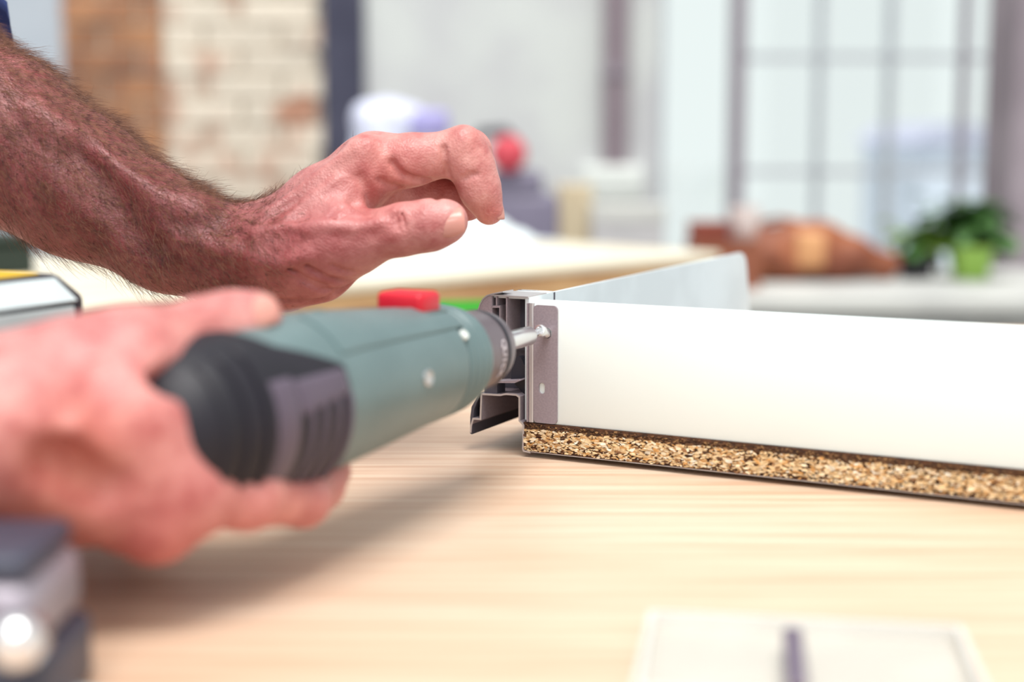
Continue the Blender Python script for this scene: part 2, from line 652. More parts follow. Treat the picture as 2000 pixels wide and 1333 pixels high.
# object coordinates of the top run from the bench origin
for sx in (bx0 + 0.05, bx1 - 0.11):
    for sy in (by0 + 0.05, by1 - 0.11):
        MB().rbox((sx, sy, 0), (sx + 0.06, sy + 0.06, T - 0.04), 0.004).build('leg', m_steel_leg, bench)
MB().box((bx0 + 0.08, by0 + 0.06, T - 0.12), (bx1 - 0.08, by0 + 0.085, T - 0.04)).build('apron', m_steel_leg, bench)
MB().box((bx0 + 0.08, by1 - 0.085, T - 0.12), (bx1 - 0.08, by1 - 0.06, T - 0.04)).build('apron', m_steel_leg, bench)

# ------------------------------------------------------------------ drawer
ANG = math.radians(-27.2)
UU = np.array([math.cos(ANG), math.sin(ANG), 0])
WW = np.array([-math.sin(ANG), math.cos(ANG), 0])
DO = ground(1022, 893)
drawer = empty('drawer', DO, ANG, label='white half-assembled drawer with bare chipboard base on the wooden workbench', cat='drawer')


def on_panel(px, py, v=0.0):
    """pixel -> (u, z) in the plane of the drawer's back"""
    r = FWD + (px - 1000) / FPX * RGT - (py - 666.5) / FPX * UPV
    Q = DO + WW * v
    P = CAM + r * (((Q - CAM) @ WW) / (r @ WW))
    return float((P - DO) @ UU), float(P[2] - T)


m_white = mat('white_laminate', srgb(232, 240, 238), 0.45, c2=srgb(229, 237, 235), vscale=6, spec=0.4)
m_whitemetal = mat('white_coated_steel', srgb(216, 225, 229), 0.38)
m_grey = mat('grey_bracket_coat', srgb(154, 142, 149), 0.42, metal=0.2, c2=srgb(146, 134, 142), vscale=900, bump=0.15, bscale=3000, bdist=0.0002)
m_foil = mat('grey_foil', srgb(150, 152, 156), 0.5)
m_greyedge = mat('bare_edge_steel', srgb(196, 192, 194), 0.3, metal=0.6)
m_dkplast = mat('dark_grey_plastic', srgb(74, 72, 82), 0.5)
m_blkplast = mat('black_plastic', srgb(38, 38, 48), 0.45)
m_chip = mat('chipboard', srgb(96, 62, 40), 0.95, c2=srgb(50, 30, 22), vscale=420, vstretch=(0.6, 1, 1.5), vlo=0.35, vhi=0.65, bump=0.8, bscale=500)
m_chips = mat('wood_chips', (0.9, 0.9, 0.9), 0.8, c2=(0.66, 0.62, 0.58), vscale=900, vstretch=(0.5, 1, 1.4), attr='tint')
m_chrome = mat('chrome', srgb(240, 240, 242), 0.22, metal=0.9)
m_steel = mat('brushed_steel', srgb(205, 204, 206), 0.28, metal=1.0)

Zb, Zc, Zt = 0.0028, 0.0178, 0.0785          # chipboard underside, its top, panel top
LEN, WID = 0.345, 0.44
# bottom board
bot = MB().box((0, 0.0003, Zb + 0.0004), (WID, LEN, Zc)).build('bottom_panel', m_chip, drawer)
bot['label'] = 'bare brown chipboard bottom panel'
MB().box((0, 0, Zb), (WID, LEN, Zb + 0.0004)).build('foil_facing', m_greyedge, bot)
MB().box((0.0006, 0.0165, Zc), (WID - 0.0006, LEN, Zc + 0.0004)).build('foil_facing', m_foil, bot)
# flakes on the sawn edge: small flat chips, proud of the board
cv, cf, cc = [], [], []
pal = [srgb(232, 206, 164), srgb(212, 178, 130), srgb(240, 222, 190), srgb(184, 142, 94), srgb(224, 194, 148), srgb(140, 98, 64), srgb(206, 154, 92), srgb(92, 62, 42), srgb(238, 230, 212)]
for i in range(5600):
    uu = rng.uniform(0.0008, WID - 0.002) if i < 1800 else rng.uniform(0.0008, 0.26)
    zz = rng.uniform(Zb + 0.0008, Zc - 0.0006)
    core = 1 - abs((zz - Zb) / (Zc - Zb) - 0.48) * 2          # finer chips in the outer layers
    core = max(core, 0)
    top = zz > Zc - 0.0032
    l = rng.uniform(0.0006, 0.0012) + core ** 0.6 * rng.gamma(2.0, 0.00085)
    hgt = l * rng.uniform(0.22, 0.45) + 0.00012
    l = min(l, 0.0042)
    a = rng.normal(0, 0.28)
    n = rng.integers(5, 8)
    y = -rng.uniform(0.00005, 0.00045)
    tilt = rng.normal(0, 0.05)
    ring = []
    for k in range(n):
        g = 2 * math.pi * (k + rng.uniform(-0.25, 0.25)) / n
        s_ = rng.uniform(0.75, 1.1)
        p, q = math.cos(g) * l / 2 * s_, math.sin(g) * hgt / 2 * s_
        x_, z_ = p * math.cos(a) - q * math.sin(a), p * math.sin(a) + q * math.cos(a)
        z_ = min(max(zz + z_, Zb + 0.0004), Zc + (0.0003 if rng.random() < 0.2 else 0)) - zz
        ring.append((max(uu + x_, 0.0002), y + tilt * q, zz + z_))
    base = len(cv)
    cv += ring + [(p[0], 0.0004, p[2]) for p in ring]
    cf.append(tuple(base + k for k in range(n)))
    for k in range(n):
        cf.append((base + k, base + (k + 1) % n, base + n + (k + 1) % n, base + n + k))
    if top:
        col = np.array(pal[rng.choice([7, 5, 3, 7, 5])]) * rng.uniform(0.5, 0.9)
    else:
        col = np.array(pal[rng.choice(9, p=[.17, .15, .15, .12, .15, .07, .08, .05, .06])]) * rng.uniform(0.95, 1.35)
    cc += [col] * (2 * n)
chips = MB().add(cv, cf).build('wood_chips', m_chips, bot)
at = chips.data.color_attributes.new('tint', 'FLOAT_COLOR', 'POINT')
at.data.foreach_set('color', np.concatenate([np.array(cc), np.ones((len(cc), 1))], 1).astype(np.float32).ravel())
chips['kind'] = 'stuff'

# white back panel (laminated board, small rounded edges)
u_br0, u_br1 = on_panel(1033, 700)[0], on_panel(1088, 700)[0]
pan = MB().rbox((0.00225, 0.0012, Zc), (WID - 0.00225, 0.016, Zt), 0.0006, 2).build('back_panel', m_white, drawer, angle=40)
pan['label'] = 'smooth white laminated back panel'
# grey fixing flange with round hole and slot (flat plate, holes cut as outlines)
u_h, z_h = on_panel(1068, 651)
u_s, z_s = on_panel(1058, 759)


def plate_with_holes(mb, outer, holes, y0, y1):
    bm = bmesh.new()
    loops = []
    for lp in [outer] + holes:
        vs = [bm.verts.new((a, y0, c)) for a, c in lp]
        loops.append([bm.edges.new((vs[i], vs[(i + 1) % len(vs)])) for i in range(len(vs))])
    bmesh.ops.triangle_fill(bm, use_beauty=True, edges=[e for l in loops for e in l])
    r = bmesh.ops.extrude_face_region(bm, geom=bm.faces[:])
    for q in r['geom']:
        if isinstance(q, bmesh.types.BMVert):
            q.co.y = y1
    bm.verts.index_update()
    mb.add([q.co for q in bm.verts], [[q.index for q in f.verts] for f in bm.faces])
    bm.free()
    return mb


def rrect(a0, c0, a1, c1, r, seg=5):
    out = []
    for (cx, cy, s) in ((a1 - r, c0 + r, -90), (a1 - r, c1 - r, 0), (a0 + r, c1 - r, 90), (a0 + r, c0 + r, 180)):
        for k in range(seg + 1):
            g = math.radians(s + 90 * k / seg)
            out.append((cx + r * math.cos(g), cy + r * math.sin(g)))
    return out


circ = lambda cx, cz, r, n=24: [(cx + r * math.cos(2 * math.pi * k / n), cz + r * math.sin(2 * math.pi * k / n)) for k in range(n)]
flange = plate_with_holes(MB(), rrect(u_br0 + 0.0025, Zc + 0.0004, u_br1, Zt - 0.0012, 0.0022),
                          [circ(u_h, z_h, 0.0027), rrect(u_s - 0.0017, z_s - 0.0028, u_s + 0.0017, z_s + 0.0028, 0.00165)], 0.0, 0.0012)
br = flange.build('fixing_bracket', m_grey, drawer)
br['label'] = 'grey metal fixing bracket with round hole and slot'
# its bright folded corner
MB().prism(rrect(u_br0 - 0.0002, -0.0004, u_br0 + 0.0026, 0.012, 0.0010, 4), Zc + 0.0004, Zt - 0.0004, lambda a, b_, d: (a, b_, d)).build('folded_corner', m_greyedge, br, angle=50)
MB().box((u_br0 - 0.0012, -0.0002, Zc + 0.0004), (u_br0 - 0.0002, 0.020, Zt - 0.0006)).build('fold_edge', m_grey, br)


def side(mirror=False):
    """metal drawer side seen end-on: sheet profile, plastic end plate, ribs, white inner skin"""
    s = (lambda a: WID - a) if mirror else (lambda a: a)
    root = bpy.data.objects.new('side_profile', None)
    fn = lambda a, b_, d: (s(a), d, b_)
    # white inner wall with rounded far corner, slightly sloped end
    wall = [(0.0, Zc + 0.001), (LEN + 0.012, Zc + 0.001), (LEN - 0.002, Zt + 0.0012 - 0.010), (LEN - 0.0045, Zt - 0.003), (LEN - 0.009, Zt + 0.0005), (LEN - 0.014, Zt + 0.0022), (0.0, Zt + 0.0022)]
    ow = MB().prism(wall, 0.0, 0.0022, lambda a, b_, d: (s(d), a + 0.002 if a == 0 else a, b_)).build('side_wall', m_whitemetal, drawer, angle=40)
    ow['label'] = 'white coated steel side wall'
    # top cap of the double-walled side
    MB().prism(rrect(-0.0185, Zt + 0.0010, 0.0, Zt + 0.0023, 0.0006, 3), 0.003, 0.034, fn).build('top_cap', m_whitemetal, ow, angle=40)
    MB().prism([(-0.0060, Zc + 0.016), (-0.0046, Zc + 0.016), (-0.0026, Zt - 0.002), (-0.0040, Zt - 0.002)], 0.036, LEN - 0.016, fn).build('outer_skin', m_whitemetal, ow)
    # sheet-steel runner profile
    k = on_panel
    zpix = [(921, 846), (922, 832), (925.5, 820), (940, 821), (942, 772), (978, 774), (984, 772.5), (989, 772), (1008, 773.5), (1013, 777), (1013, 823), (1019, 829), (1021, 832), (1020, 878), (1022, 883)]
    line = [k(a, b_) for a, b_ in zpix] + [(0.004, Zb - 0.0005)]
    prof = MB().ribbon(line, 0.0009, 0.0004, LEN - 0.02, fn).build('runner_profile', m_grey, drawer)
    prof['label'] = 'folded grey sheet-steel runner profile'
    MB().ribbon(line, 0.00091, -0.0002, 0.0004, fn).build('cut_edge', m_greyedge, prof)
    a0 = k(918, 846)
    MB().prism([k(918, 847), k(921.5, 849), k(923, 828), k(926, 800), k(938, 770), k(936, 768), k(921, 795), k(918.5, 815)], 0.0, LEN - 0.02, fn).build('outer_lip', m_dkplast, prof)
    # plastic end parts
    pl = [k(932, 660), k(932, 605), k(935.5, 594), k(941, 584), k(949, 577), k(958, 575), k(958.5, 660)]
    e1 = MB().prism(pl[::-1], 0.001, 0.010, fn).build('end_plate', m_grey, drawer)
    e1['label'] = 'grey end plate with rounded corner'
    MB().ribbon([k(932, 660), k(932, 605), k(935.5, 594), k(941, 584), k(949, 577), k(958, 574), k(981, 570)], -0.0006, 0.0005, 0.012, fn).build('edge_rim', m_greyedge, e1)
    # dark hollow behind, with ribs
    MB().prism([k(958, 770), k(958, 577), k(1031, 582), k(1028, 770)][::-1], 0.030, 0.0315, fn).build('recess_back', m_dkplast, e1)
    MB().prism([k(986, 690), k(986, 580), k(1029, 583), k(1029, 700)][::-1], 0.016, 0.0172, fn).build('inner_web', m_dkplast, e1)
    for (xa, ya, xb, yb) in ((957, 577, 959, 660), (966.2, 578, 968.2, 598), (986, 578, 988.2, 680), (973, 602, 974.6, 640)):
        MB().prism([k(xa, yb), k(xa, ya), k(xb, ya), k(xb, yb)][::-1], 0.0012, 0.018, fn).build('rib', m_grey, e1)
    MB().prism([k(958, 602), k(958, 598), k(974.5, 598), k(974.5, 602)][::-1], 0.0012, 0.014, fn).build('rib', m_grey, e1)
    MB().prism([k(958, 640), k(958, 603), k(973, 603), k(973, 640)][::-1], 0.006, 0.007, fn).build('rib', m_dkplast, e1)
    MB().prism([k(957, 578.5), k(957, 575.5), k(1030, 580), k(1030, 583)][::-1], 0.0008, 0.022, fn).build('roof_rib', m_greyedge, e1)
    # locking lever: dark tongue over a small shelf
    lv = MB().prism([k(987, 745), k(990, 705), k(1000, 700), k(1007, 702), k(1016, 722), k(1025, 740), k(1027, 778), k(1016, 778)][::-1], 0.006, 0.012, fn).build('locking_lever', m_blkplast, drawer)
    MB().prism([k(965, 748), k(965, 745), k(1008, 743.5), k(1014, 741.5), k(1016, 744), k(1006, 748.5)][::-1], -0.0006, 0.008, fn).build('shelf', m_grey, lv)
    MB().prism([k(944, 771), k(944, 748), k(969, 748), k(969, 772)][::-1], 0.001, 0.010, fn).build('post', m_dkplast, lv)
    MB().prism([k(944, 775), k(944, 655), k(1028, 655), k(1028, 790), k(1012, 778)][::-1], 0.020, 0.0212, fn).build('back_web', m_dkplast, lv)
    bpy.data.objects.remove(root)


side()
side(True)
# mirrored bracket on the far end (outside the view)
MB().box((WID - 0.0195, 0.0, Zc + 0.0004), (WID - 0.003, 0.0012, Zt - 0.0012)).build('fixing_bracket', m_grey, drawer)

# the screw being driven: its own thing
P0 = DO + UU * u_h + np.array([0, 0, z_h])
screw = empty('screw', P0 - WW * 0.001, ANG, label='small chrome screw at the driver bit entering the grey bracket', cat='screw')
screw.rotation_euler = (math.radians(-17), 0, ANG + math.radians(4))
LY = lambda t, a, b_: (a, -t, b_)
MB().lathe([(-0.0065, 0.0003), (-0.003, 0.0017), (0.0065, 0.0018)], LY, 18).build('shank', m_chrome, screw, angle=40)
th = MB()
for k in range(5):
    th.lathe([(-0.003 + k * 0.0016, 0.0017), (-0.0024 + k * 0.0016, 0.0023), (-0.0018 + k * 0.0016, 0.0017)], LY, 18, cap=False)
th.build('thread', m_chrome, screw, smooth=True)
MB().lathe([(0.0058, 0.0018), (0.0062, 0.0032), (0.0080, 0.0032), (0.0090, 0.0028), (0.0092, 0.0019), (0.0076, 0.0016), (0.0076, 0.0001)], LY, 24).build('head', m_chrome, screw, angle=35)

# ------------------------------------------------------------------ cordless drill
m_green = mat('green_grey_housing', srgb(98, 118, 120), 0.38, c2=srgb(92, 112, 114), vscale=30, bump=0.12, bscale=2500, bdist=0.0003)
m_green_dk = mat('green_grey_groove', srgb(84, 104, 104), 0.5)
m_rubber = mat('black_rubber', srgb(24, 20, 32), 0.5, c2=srgb(20, 17, 28), vscale=40, bump=0.2, bscale=2500, bdist=0.0003)
m_rubber2 = mat('plum_black_plastic', srgb(86, 75, 90), 0.42, bump=0.2, bscale=2500, bdist=0.0003)
m_vent = mat('vent_black', srgb(14, 12, 20), 0.6)
m_collar = mat('dark_steel_collar', srgb(122, 112, 118), 0.34, metal=0.55)
m_red = mat('red_plastic', srgb(205, 22, 44), 0.35)
m_yellow = mat('yellow_sticker', srgb(214, 172, 44), 0.5)
m_silverlab = mat('silver_plate', srgb(214, 222, 224), 0.35, metal=0.3)
m_letter = mat('pale_print', srgb(196, 188, 194), 0.5)

drill = empty('cordless_drill', P0 + np.array([0, 0, 0.0010]), ANG, label='grey-green cordless drill with black rubber rear and red button held in hand', cat='drill')
# bit holder, hex, and tip
MB().lathe([(0.056, 0.0047), (0.0205, 0.0047), (0.0190, 0.0041), (0.0188, 0.0001)], LY, 32).build('bit_holder', m_chrome, drill, angle=35)
hexb = MB().lathe([(0.0192, 0.0030), (0.0165, 0.0029), (0.0145, 0.0021), (0.0120, 0.0015), (0.0092, 0.0012), (0.0090, 0.0001)], LY, 6)
hexb.build('driver_bit', m_steel, drill)
# chuck collar with print
ch = MB().lathe([(0.098, 0.0178), (0.076, 0.0180), (0.070, 0.0176), (0.066, 0.0165), (0.062, 0.0145), (0.058, 0.0118), (0.0555, 0.0098), (0.0545, 0.0080), (0.0545, 0.0042)], LY, 64).build('chuck_collar', m_collar, drill, angle=40)
MB().lathe([(0.0755, 0.0184), (0.0745, 0.0186), (0.0735, 0.0184)], LY, 64, cap=False).build('rim_ring', m_blkplast, ch, smooth=True)


def ring_text(txt, t, r, a0, step, size, parent, m, name='lettering'):
    """letters set one by one round the collar, each lying on the surface"""
    mb = MB()
    for i, chr_ in enumerate(txt):
        if chr_ == ' ':
            continue
        cu = bpy.data.curves.new('glyph', 'FONT')
        cu.body = chr_
        cu.size = size
        cu.align_x = 'CENTER'
        cu.extrude = 0.00012
        to = bpy.data.objects.new('glyph', cu)
        COL.objects.link(to)
        dg = bpy.context.evaluated_depsgraph_get()
        me = to.evaluated_get(dg).to_mesh()
        vs = np.array([q.co for q in me.vertices])
        fs = [tuple(p.vertices) for p in me.polygons]
        to.evaluated_get(dg).to_mesh_clear()
        bpy.data.objects.remove(to)
        bpy.data.curves.remove(cu)
        a = a0 - step * i
        out = []
        for x, y, z_ in vs:
            g = a - x / r
            tt = t - y          # tops of the letters toward the nose
            rr = r + z_ + 0.0002 - max(0, (0.069 - tt)) * 0.55
            out.append((rr * math.cos(g), -tt, rr * math.sin(g)))
        mb.add(out, fs)
    return mb.build(name, m, parent)


# green motor housing
def body_r(t):
    xs = [0.0955, 0.0965, 0.098, 0.104, 0.115, 0.135, 0.17, 0.20, 0.225, 0.25, 0.268, 0.280, 0.288, 0.2945, 0.298]
    rs = [0.0190, 0.0212, 0.0222, 0.0240, 0.0248, 0.0254, 0.0280, 0.0300, 0.0308, 0.0302, 0.0288, 0.0262, 0.0225, 0.0160, 0.0080]
    return float(np.interp(t, xs, rs))


def body_fn(t, a, b_):
    # slightly flattened flanks, raised spine toward the rear
    k = 1 + 0.02 * max(0, b_ / 0.03) ** 3 * min(max((t - 0.14) / 0.06, 0), 1)
    return (a, -t, b_ * k)


fine = []
tt = np.linspace(0.0955, 0.298, 260)
for t in tt:
    g = sum(0.0022 * math.exp(-((t - gc) / 0.0015) ** 2) for gc in (0.1035, 0.1095, 0.1155, 0.1215))
    fine.append((t, body_r(t) - g))
hous = MB().lathe(fine, body_fn, 96).build('motor_housing', m_green, drill, angle=45)
# raised wedge along the upper near flank and a seam step
def patch(t0, t1, aL, aH, dr, m, parent, name, nt_=24, na=24, skirt=0.0012):
    """curved panel hugging the housing; aL, aH: angle limits as functions of t"""
    v, f = [], []
    for lay in (0, 1):
        for i in range(nt_ + 1):
            t = t0 + (t1 - t0) * i / nt_
            l, h_ = aL(t), aH(t)
            for j in range(na + 1):
                s_ = j / na
                a = math.radians(l + (h_ - l) * s_)
                e = min(i, nt_ - i) / nt_ * (t1 - t0), min(s_, 1 - s_) * math.radians(h_ - l) * 0.03
                d = dr * min(1, min(e) / 0.0005 * 0.5 + 0.5) if lay == 0 else -skirt
                r = body_r(t) + d
                v.append(body_fn(t, r * math.cos(a), r * math.sin(a)))
    N = (nt_ + 1) * (na + 1)
    id_ = lambda i, j, l=0: l * N + i * (na + 1) + j
    for i in range(nt_):
        for j in range(na):
            f.append((id_(i, j), id_(i + 1, j), id_(i + 1, j + 1), id_(i, j + 1)))
    for i in range(nt_):
        for j in (0, na):
            f.append((id_(i, j), id_(i + 1, j), id_(i + 1, j, 1), id_(i, j, 1)))
    for j in range(na):
        for i in (0, nt_):
            f.append((id_(i, j), id_(i, j + 1), id_(i, j + 1, 1), id_(i, j, 1)))
    return MB().add(v, f).build(name, m, parent, angle=50)


patch(0.118, 0.218, lambda t: 42 - (t - 0.118) * 60, lambda t: 78, 0.0010, m_green, hous, 'raised_panel')
rub = patch(0.221, 0.297, lambda t: -128, lambda t: 29 + (t - 0.221) / 0.029 * 24 if t < 0.25 else min(53 + (t - 0.25) * 2600, 178), 0.0013, m_rubber, drill, 'rubber_cover', 40, 50)
rub['label'] = 'black rubber rear cover with ribs'
patch(0.262, 0.297, lambda t: 100, lambda t: 232, 0.0013, m_rubber, rub, 'rear_cover', 20, 20)
patch(0.2520, 0.2640, lambda t: -84, lambda t: 30, 0.0022, m_rubber2, rub, 'side_panel', 8, 30)
patch(0.2225, 0.2522, lambda t: 10 + (t - 0.2225) * -260, lambda t: 27, 0.0022, m_rubber2, rub, 'upper_band', 12, 8)
patch(0.2225, 0.2522, lambda t: -84, lambda t: -56, 0.0022, m_rubber2, rub, 'lower_band', 12, 10)
patch(0.2240, 0.2515, lambda t: -56, lambda t: 10, 0.0017, m_vent, rub, 'vent_recess', 8, 20)
for k in range(4):
    t0 = 0.2225 + 0.0075 * k
    patch(t0, t0 + 0.0026, lambda t: -57, lambda t: 12, 0.0026, m_rubber2, rub, 'vent_rib', 6, 24)
for k in range(3):
    t0 = 0.266 + 0.008 * k
    patch(t0, t0 + 0.0035, lambda t: -100, lambda t: 60, 0.0026, m_rubber, rub, 'grip_rib', 6, 26)
# red direction button across the top
tb = 0.131
rb = MB().rbox((-0.0110, -tb - 0.0085, 0.0220), (0.0110, -tb + 0.0085, 0.0318), 0.0026, 3)
rb.build('direction_button', m_red, drill, angle=40)
MB().rbox((-0.0130, -tb - 0.0105, 0.0195), (0.0130, -tb + 0.0105, 0.0236), 0.001, 2).build('button_collar', m_green_dk, hous, angle=40)


def stud(t, adeg, r, m, name='housing_screw'):
    a = math.radians(adeg)
    n = np.array([math.cos(a), 0, math.sin(a)])
    c = n * body_r(t) + np.array([0, -t, 0])
    e1 = np.array([0, 1, 0])
    e2 = np.cross(n, e1)
    mb = MB()
    mb.lathe([(-0.003, r), (0.0006, r), (0.0010, r * 0.8), (0.0006, r * 0.45), (0.0006, 0.0001)], lambda t_, p, q: tuple(c + n * t_ + e1 * p + e2 * q), 20)
    return mb.build(name, m, hous, angle=40)


stud(0.1625, 4, 0.0032, m_steel)
stud(0.172, 62, 0.0030, m_steel)
stud(0.166, 66, 0.0026, m_steel)
stud(0.192, 68, 0.0028, m_steel)
stud(0.122, 33, 0.0022, m_white_pl, 'indicator_lamp')
stud(0.2, 84, 0.0030, m_green_dk)
ring_text('QUICK', 0.0815, 0.0180, math.radians(14), math.radians(11.0), 0.0055, ch, m_letter)

# grip pointing back and left, battery pack at its end
grip = MB()
for i in range(14):
    pass
gp = []
for i in range(15):
    s_ = i / 14
    gp.append((-(0.012 + 0.118 * s_), 0.0165 + 0.003 * math.sin(s_ * math.pi * 1.2), 0.0195 - 0.002 * math.sin(s_ * math.pi)))
v, f = [], []
for (x_, rz_, ry_) in gp:
    for k in range(28):
        g = 2 * math.pi * k / 28
        v.append((x_, -0.247 + ry_ * math.cos(g) * 1.0 + 0.10 * (x_ + 0.012), rz_ * math.sin(g)))
for i in range(14):
    for k in range(28):
        f.append((i * 28 + k, i * 28 + (k + 1) % 28, (i + 1) * 28 + (k + 1) % 28, (i + 1) * 28 + k))
f += [tuple(range(27, -1, -1)), tuple(14 * 28 + k for k in range(28))]
gr = MB().add(v, f).build('grip', m_rubber, drill, angle=50)
MB().rbox((-0.052, -0.232, -0.008), (-0.022, -0.214, 0.008), 0.004, 3).build('trigger', m_red, gr, angle=40)

bat = MB()
# chamfered block: outline in plan (x,y), extruded in z, top edges bevelled
bx, byy = -0.146, -0.236
bat_out = [(bx - 0.030, byy - 0.046), (bx + 0.016, byy - 0.046), (bx + 0.028, byy - 0.034), (bx + 0.028, byy + 0.040), (bx + 0.018, byy + 0.052), (bx - 0.030, byy + 0.052)]
Z0b, Z1b = -0.036, 0.0385
bm = bmesh.new()
vs = [bm.verts.new((a, c, Z0b)) for a, c in bat_out]
fc = bm.faces.new(vs)
r = bmesh.ops.extrude_face_region(bm, geom=[fc])
for q in r['geom']:
    if isinstance(q, bmesh.types.BMVert):
        q.co.z = Z1b
bmesh.ops.bevel(bm, geom=[e for e in bm.edges if abs(e.verts[0].co.z - e.verts[1].co.z) < 1e-6], offset=0.010, segments=1, affect='EDGES')
bmesh.ops.bevel(bm, geom=bm.edges[:], offset=0.0012, segments=1, affect='EDGES')
bm.verts.index_update()
bat.add([q.co for q in bm.verts], [[q.index for q in fq.verts] for fq in bm.faces])
bm.free()
bo_ = bat.build('battery_pack', m_blkplast, drill, angle=30)
bo_['label'] = 'black battery pack with silver plate and yellow stripe'
MB().rbox((bx - 0.030, byy - 0.030, Z1b - 0.0004), (bx + 0.010, byy + 0.036, Z1b + 0.0008), 0.0004, 1).build('sticker', m_yellow, bo_)
MB().rbox((bx + 0.0275, byy - 0.026, -0.018), (bx + 0.0292, byy + 0.036, Z1b - 0.012), 0.0006, 1).build('silver_plate', m_silverlab, bo_)
MB().prism([(byy - 0.030, Z1b - 0.0105), (byy + 0.037, Z1b - 0.0105), (byy + 0.034, Z1b - 0.0015), (byy - 0.028, Z1b - 0.0015)], 0.0, 0.0012,
           lambda a, b_, d: (bx + 0.0283 + d - (b_ - (Z1b - 0.0105)) * 1.0, a, b_ + d * 0.7)).build('silver_plate', m_silverlab, bo_)

# ------------------------------------------------------------------ the person: two arms, nails, hair, shirt
m_skin = bpy.data.materials.new('skin')
m_skin.use_nodes = True
nt = m_skin.node_tree
b = nt.nodes['Principled BSDF']
tc = nt.nodes.new('ShaderNodeTexCoord')
n1 = nt.nodes.new('ShaderNodeTexNoise')
n1.inputs['Scale'].default_value = 85
n1.inputs['Detail'].default_value = 6
n1.inputs['Roughness'].default_value = 0.6
lnk(nt, tc.outputs['Object'], n1.inputs['Vector'])
rp = nt.nodes.new('ShaderNodeValToRGB')
rp.color_ramp.elements[0].position = 0.32
rp.color_ramp.elements[0].color = (*srgb(172, 98, 96), 1)
rp.color_ramp.elements[1].position = 0.68
rp.color_ramp.elements[1].color = (*srgb(206, 148, 142), 1)
lnk(nt, n1.outputs['Fac'], rp.inputs[0])
at_ = nt.nodes.new('ShaderNodeAttribute')
at_.attribute_name = 'tint'
mu = nt.nodes.new('ShaderNodeMix')
mu.data_type = 'RGBA'
mu.blend_type = 'MULTIPLY'
mu.inputs[0].default_value = 1
lnk(nt, rp.outputs[0], mu.inputs[6])
lnk(nt, at_.outputs['Color'], mu.inputs[7])
lnk(nt, mu.outputs[2], b.inputs['Base Color'])
b.inputs['Roughness'].default_value = 0.43
b.inputs['Subsurface Weight'].default_value = 0.18
b.inputs['Subsurface Radius'].default_value = (1.0, 0.32, 0.22)
b.inputs['Subsurface Scale'].default_value = 0.004
vo = nt.nodes.new('ShaderNodeTexVoronoi')
vo.inputs['Scale'].default_value = 900
lnk(nt, tc.outputs['Object'], vo.inputs['Vector'])
n4 = nt.nodes.new('ShaderNodeTexNoise')
n4.inputs['Scale'].default_value = 260
n4.inputs['Detail'].default_value = 5
lnk(nt, tc.outputs['Object'], n4.inputs['Vector'])
ad = nt.nodes.new('ShaderNodeMath')
ad.operation = 'MULTIPLY_ADD'
ad.inputs[1].default_value = 0.35
lnk(nt, vo.outputs['Distance'], ad.inputs[0])
lnk(nt, n4.outputs['Fac'], ad.inputs[2])
bp = nt.nodes.new('ShaderNodeBump')
bp.inputs['Strength'].default_value = 0.45
bp.inputs['Distance'].default_value = 0.0012
lnk(nt, ad.outputs[0], bp.inputs['Height'])
lnk(nt, bp.outputs[0], b.inputs['Normal'])
m_nail = mat('fingernail', srgb(208, 146, 134), 0.25, sss=0.1)
m_hair = mat('arm_hair', srgb(82, 50, 43), 0.4, c2=srgb(150, 106, 80), vscale=300)
m_denim = mat('blue_shirt_cloth', srgb(44, 66, 128), 0.85, c2=srgb(34, 50, 104), vscale=60, bump=0.4, bscale=900)

PB = np.array([-0.84, 0.62, 0.0])
person = empty('person', PB, label='person in a blue shirt, bare hairy forearms, one hand on the drill and one raised', cat='person')
MM = 0.001


def pts(rows):
    return [(hp(a, b_, c), r * MM) for a, b_, c, r in rows]


# ---- left arm (raised, thumb toward the viewer)
Lparts = [
    # (rows, inner k, joins to palm with k)
    ([(-430, -10, .83, 43), (-150, 180, .775, 45), (0, 272, .755, 40.5), (150, 362, .748, 34), (330, 462, .738, 25.5), (455, 503, .732, 22.8), (545, 490, .730, 22)], 0.012, 0.012),
    ([(-430, 0, .865, 41), (-150, 190, .81, 42), (0, 285, .785, 38), (150, 372, .775, 32), (330, 466, .762, 24), (455, 506, .757, 21), (545, 492, .755, 20)], 0.012, 0.012),
    ([(535, 472, .732, 18), (625, 398, .728, 16), (716, 326, .725, 14.2)], 0.010, 0.012),
    ([(535, 478, .752, 17), (728, 314, .746, 13.2)], 0.010, 0.012),
    ([(530, 490, .770, 16), (718, 326, .767, 12.6)], 0.010, 0.012),
    ([(525, 500, .786, 15), (690, 362, .787, 12)], 0.010, 0.012),
    ([(560, 528, .742, 17), (690, 420, .755, 13)], 0.010, 0.014),
    ([(610, 480, .765, 17), (730, 408, .768, 14), (790, 385, .775, 10)], 0.010, 0.012),
    ([(690, 392, .738, 13), (765, 372, .746, 11.5), (812, 378, .753, 8.5)], 0.008, 0.008),
    ([(545, 500, .716, 18.5), (655, 470, .705, 13.6)], 0.010, 0.012),
    ([(556, 545, .724, 15.5), (625, 525, .716, 14), (690, 492, .708, 11)], 0.010, 0.010),
    ([(540, 540, .768, 17), (650, 470, .785, 13)], 0.010, 0.014),
    ([(640, 445, .714, 10.5), (700, 365, .722, 11)], 0.010, 0.012),
]
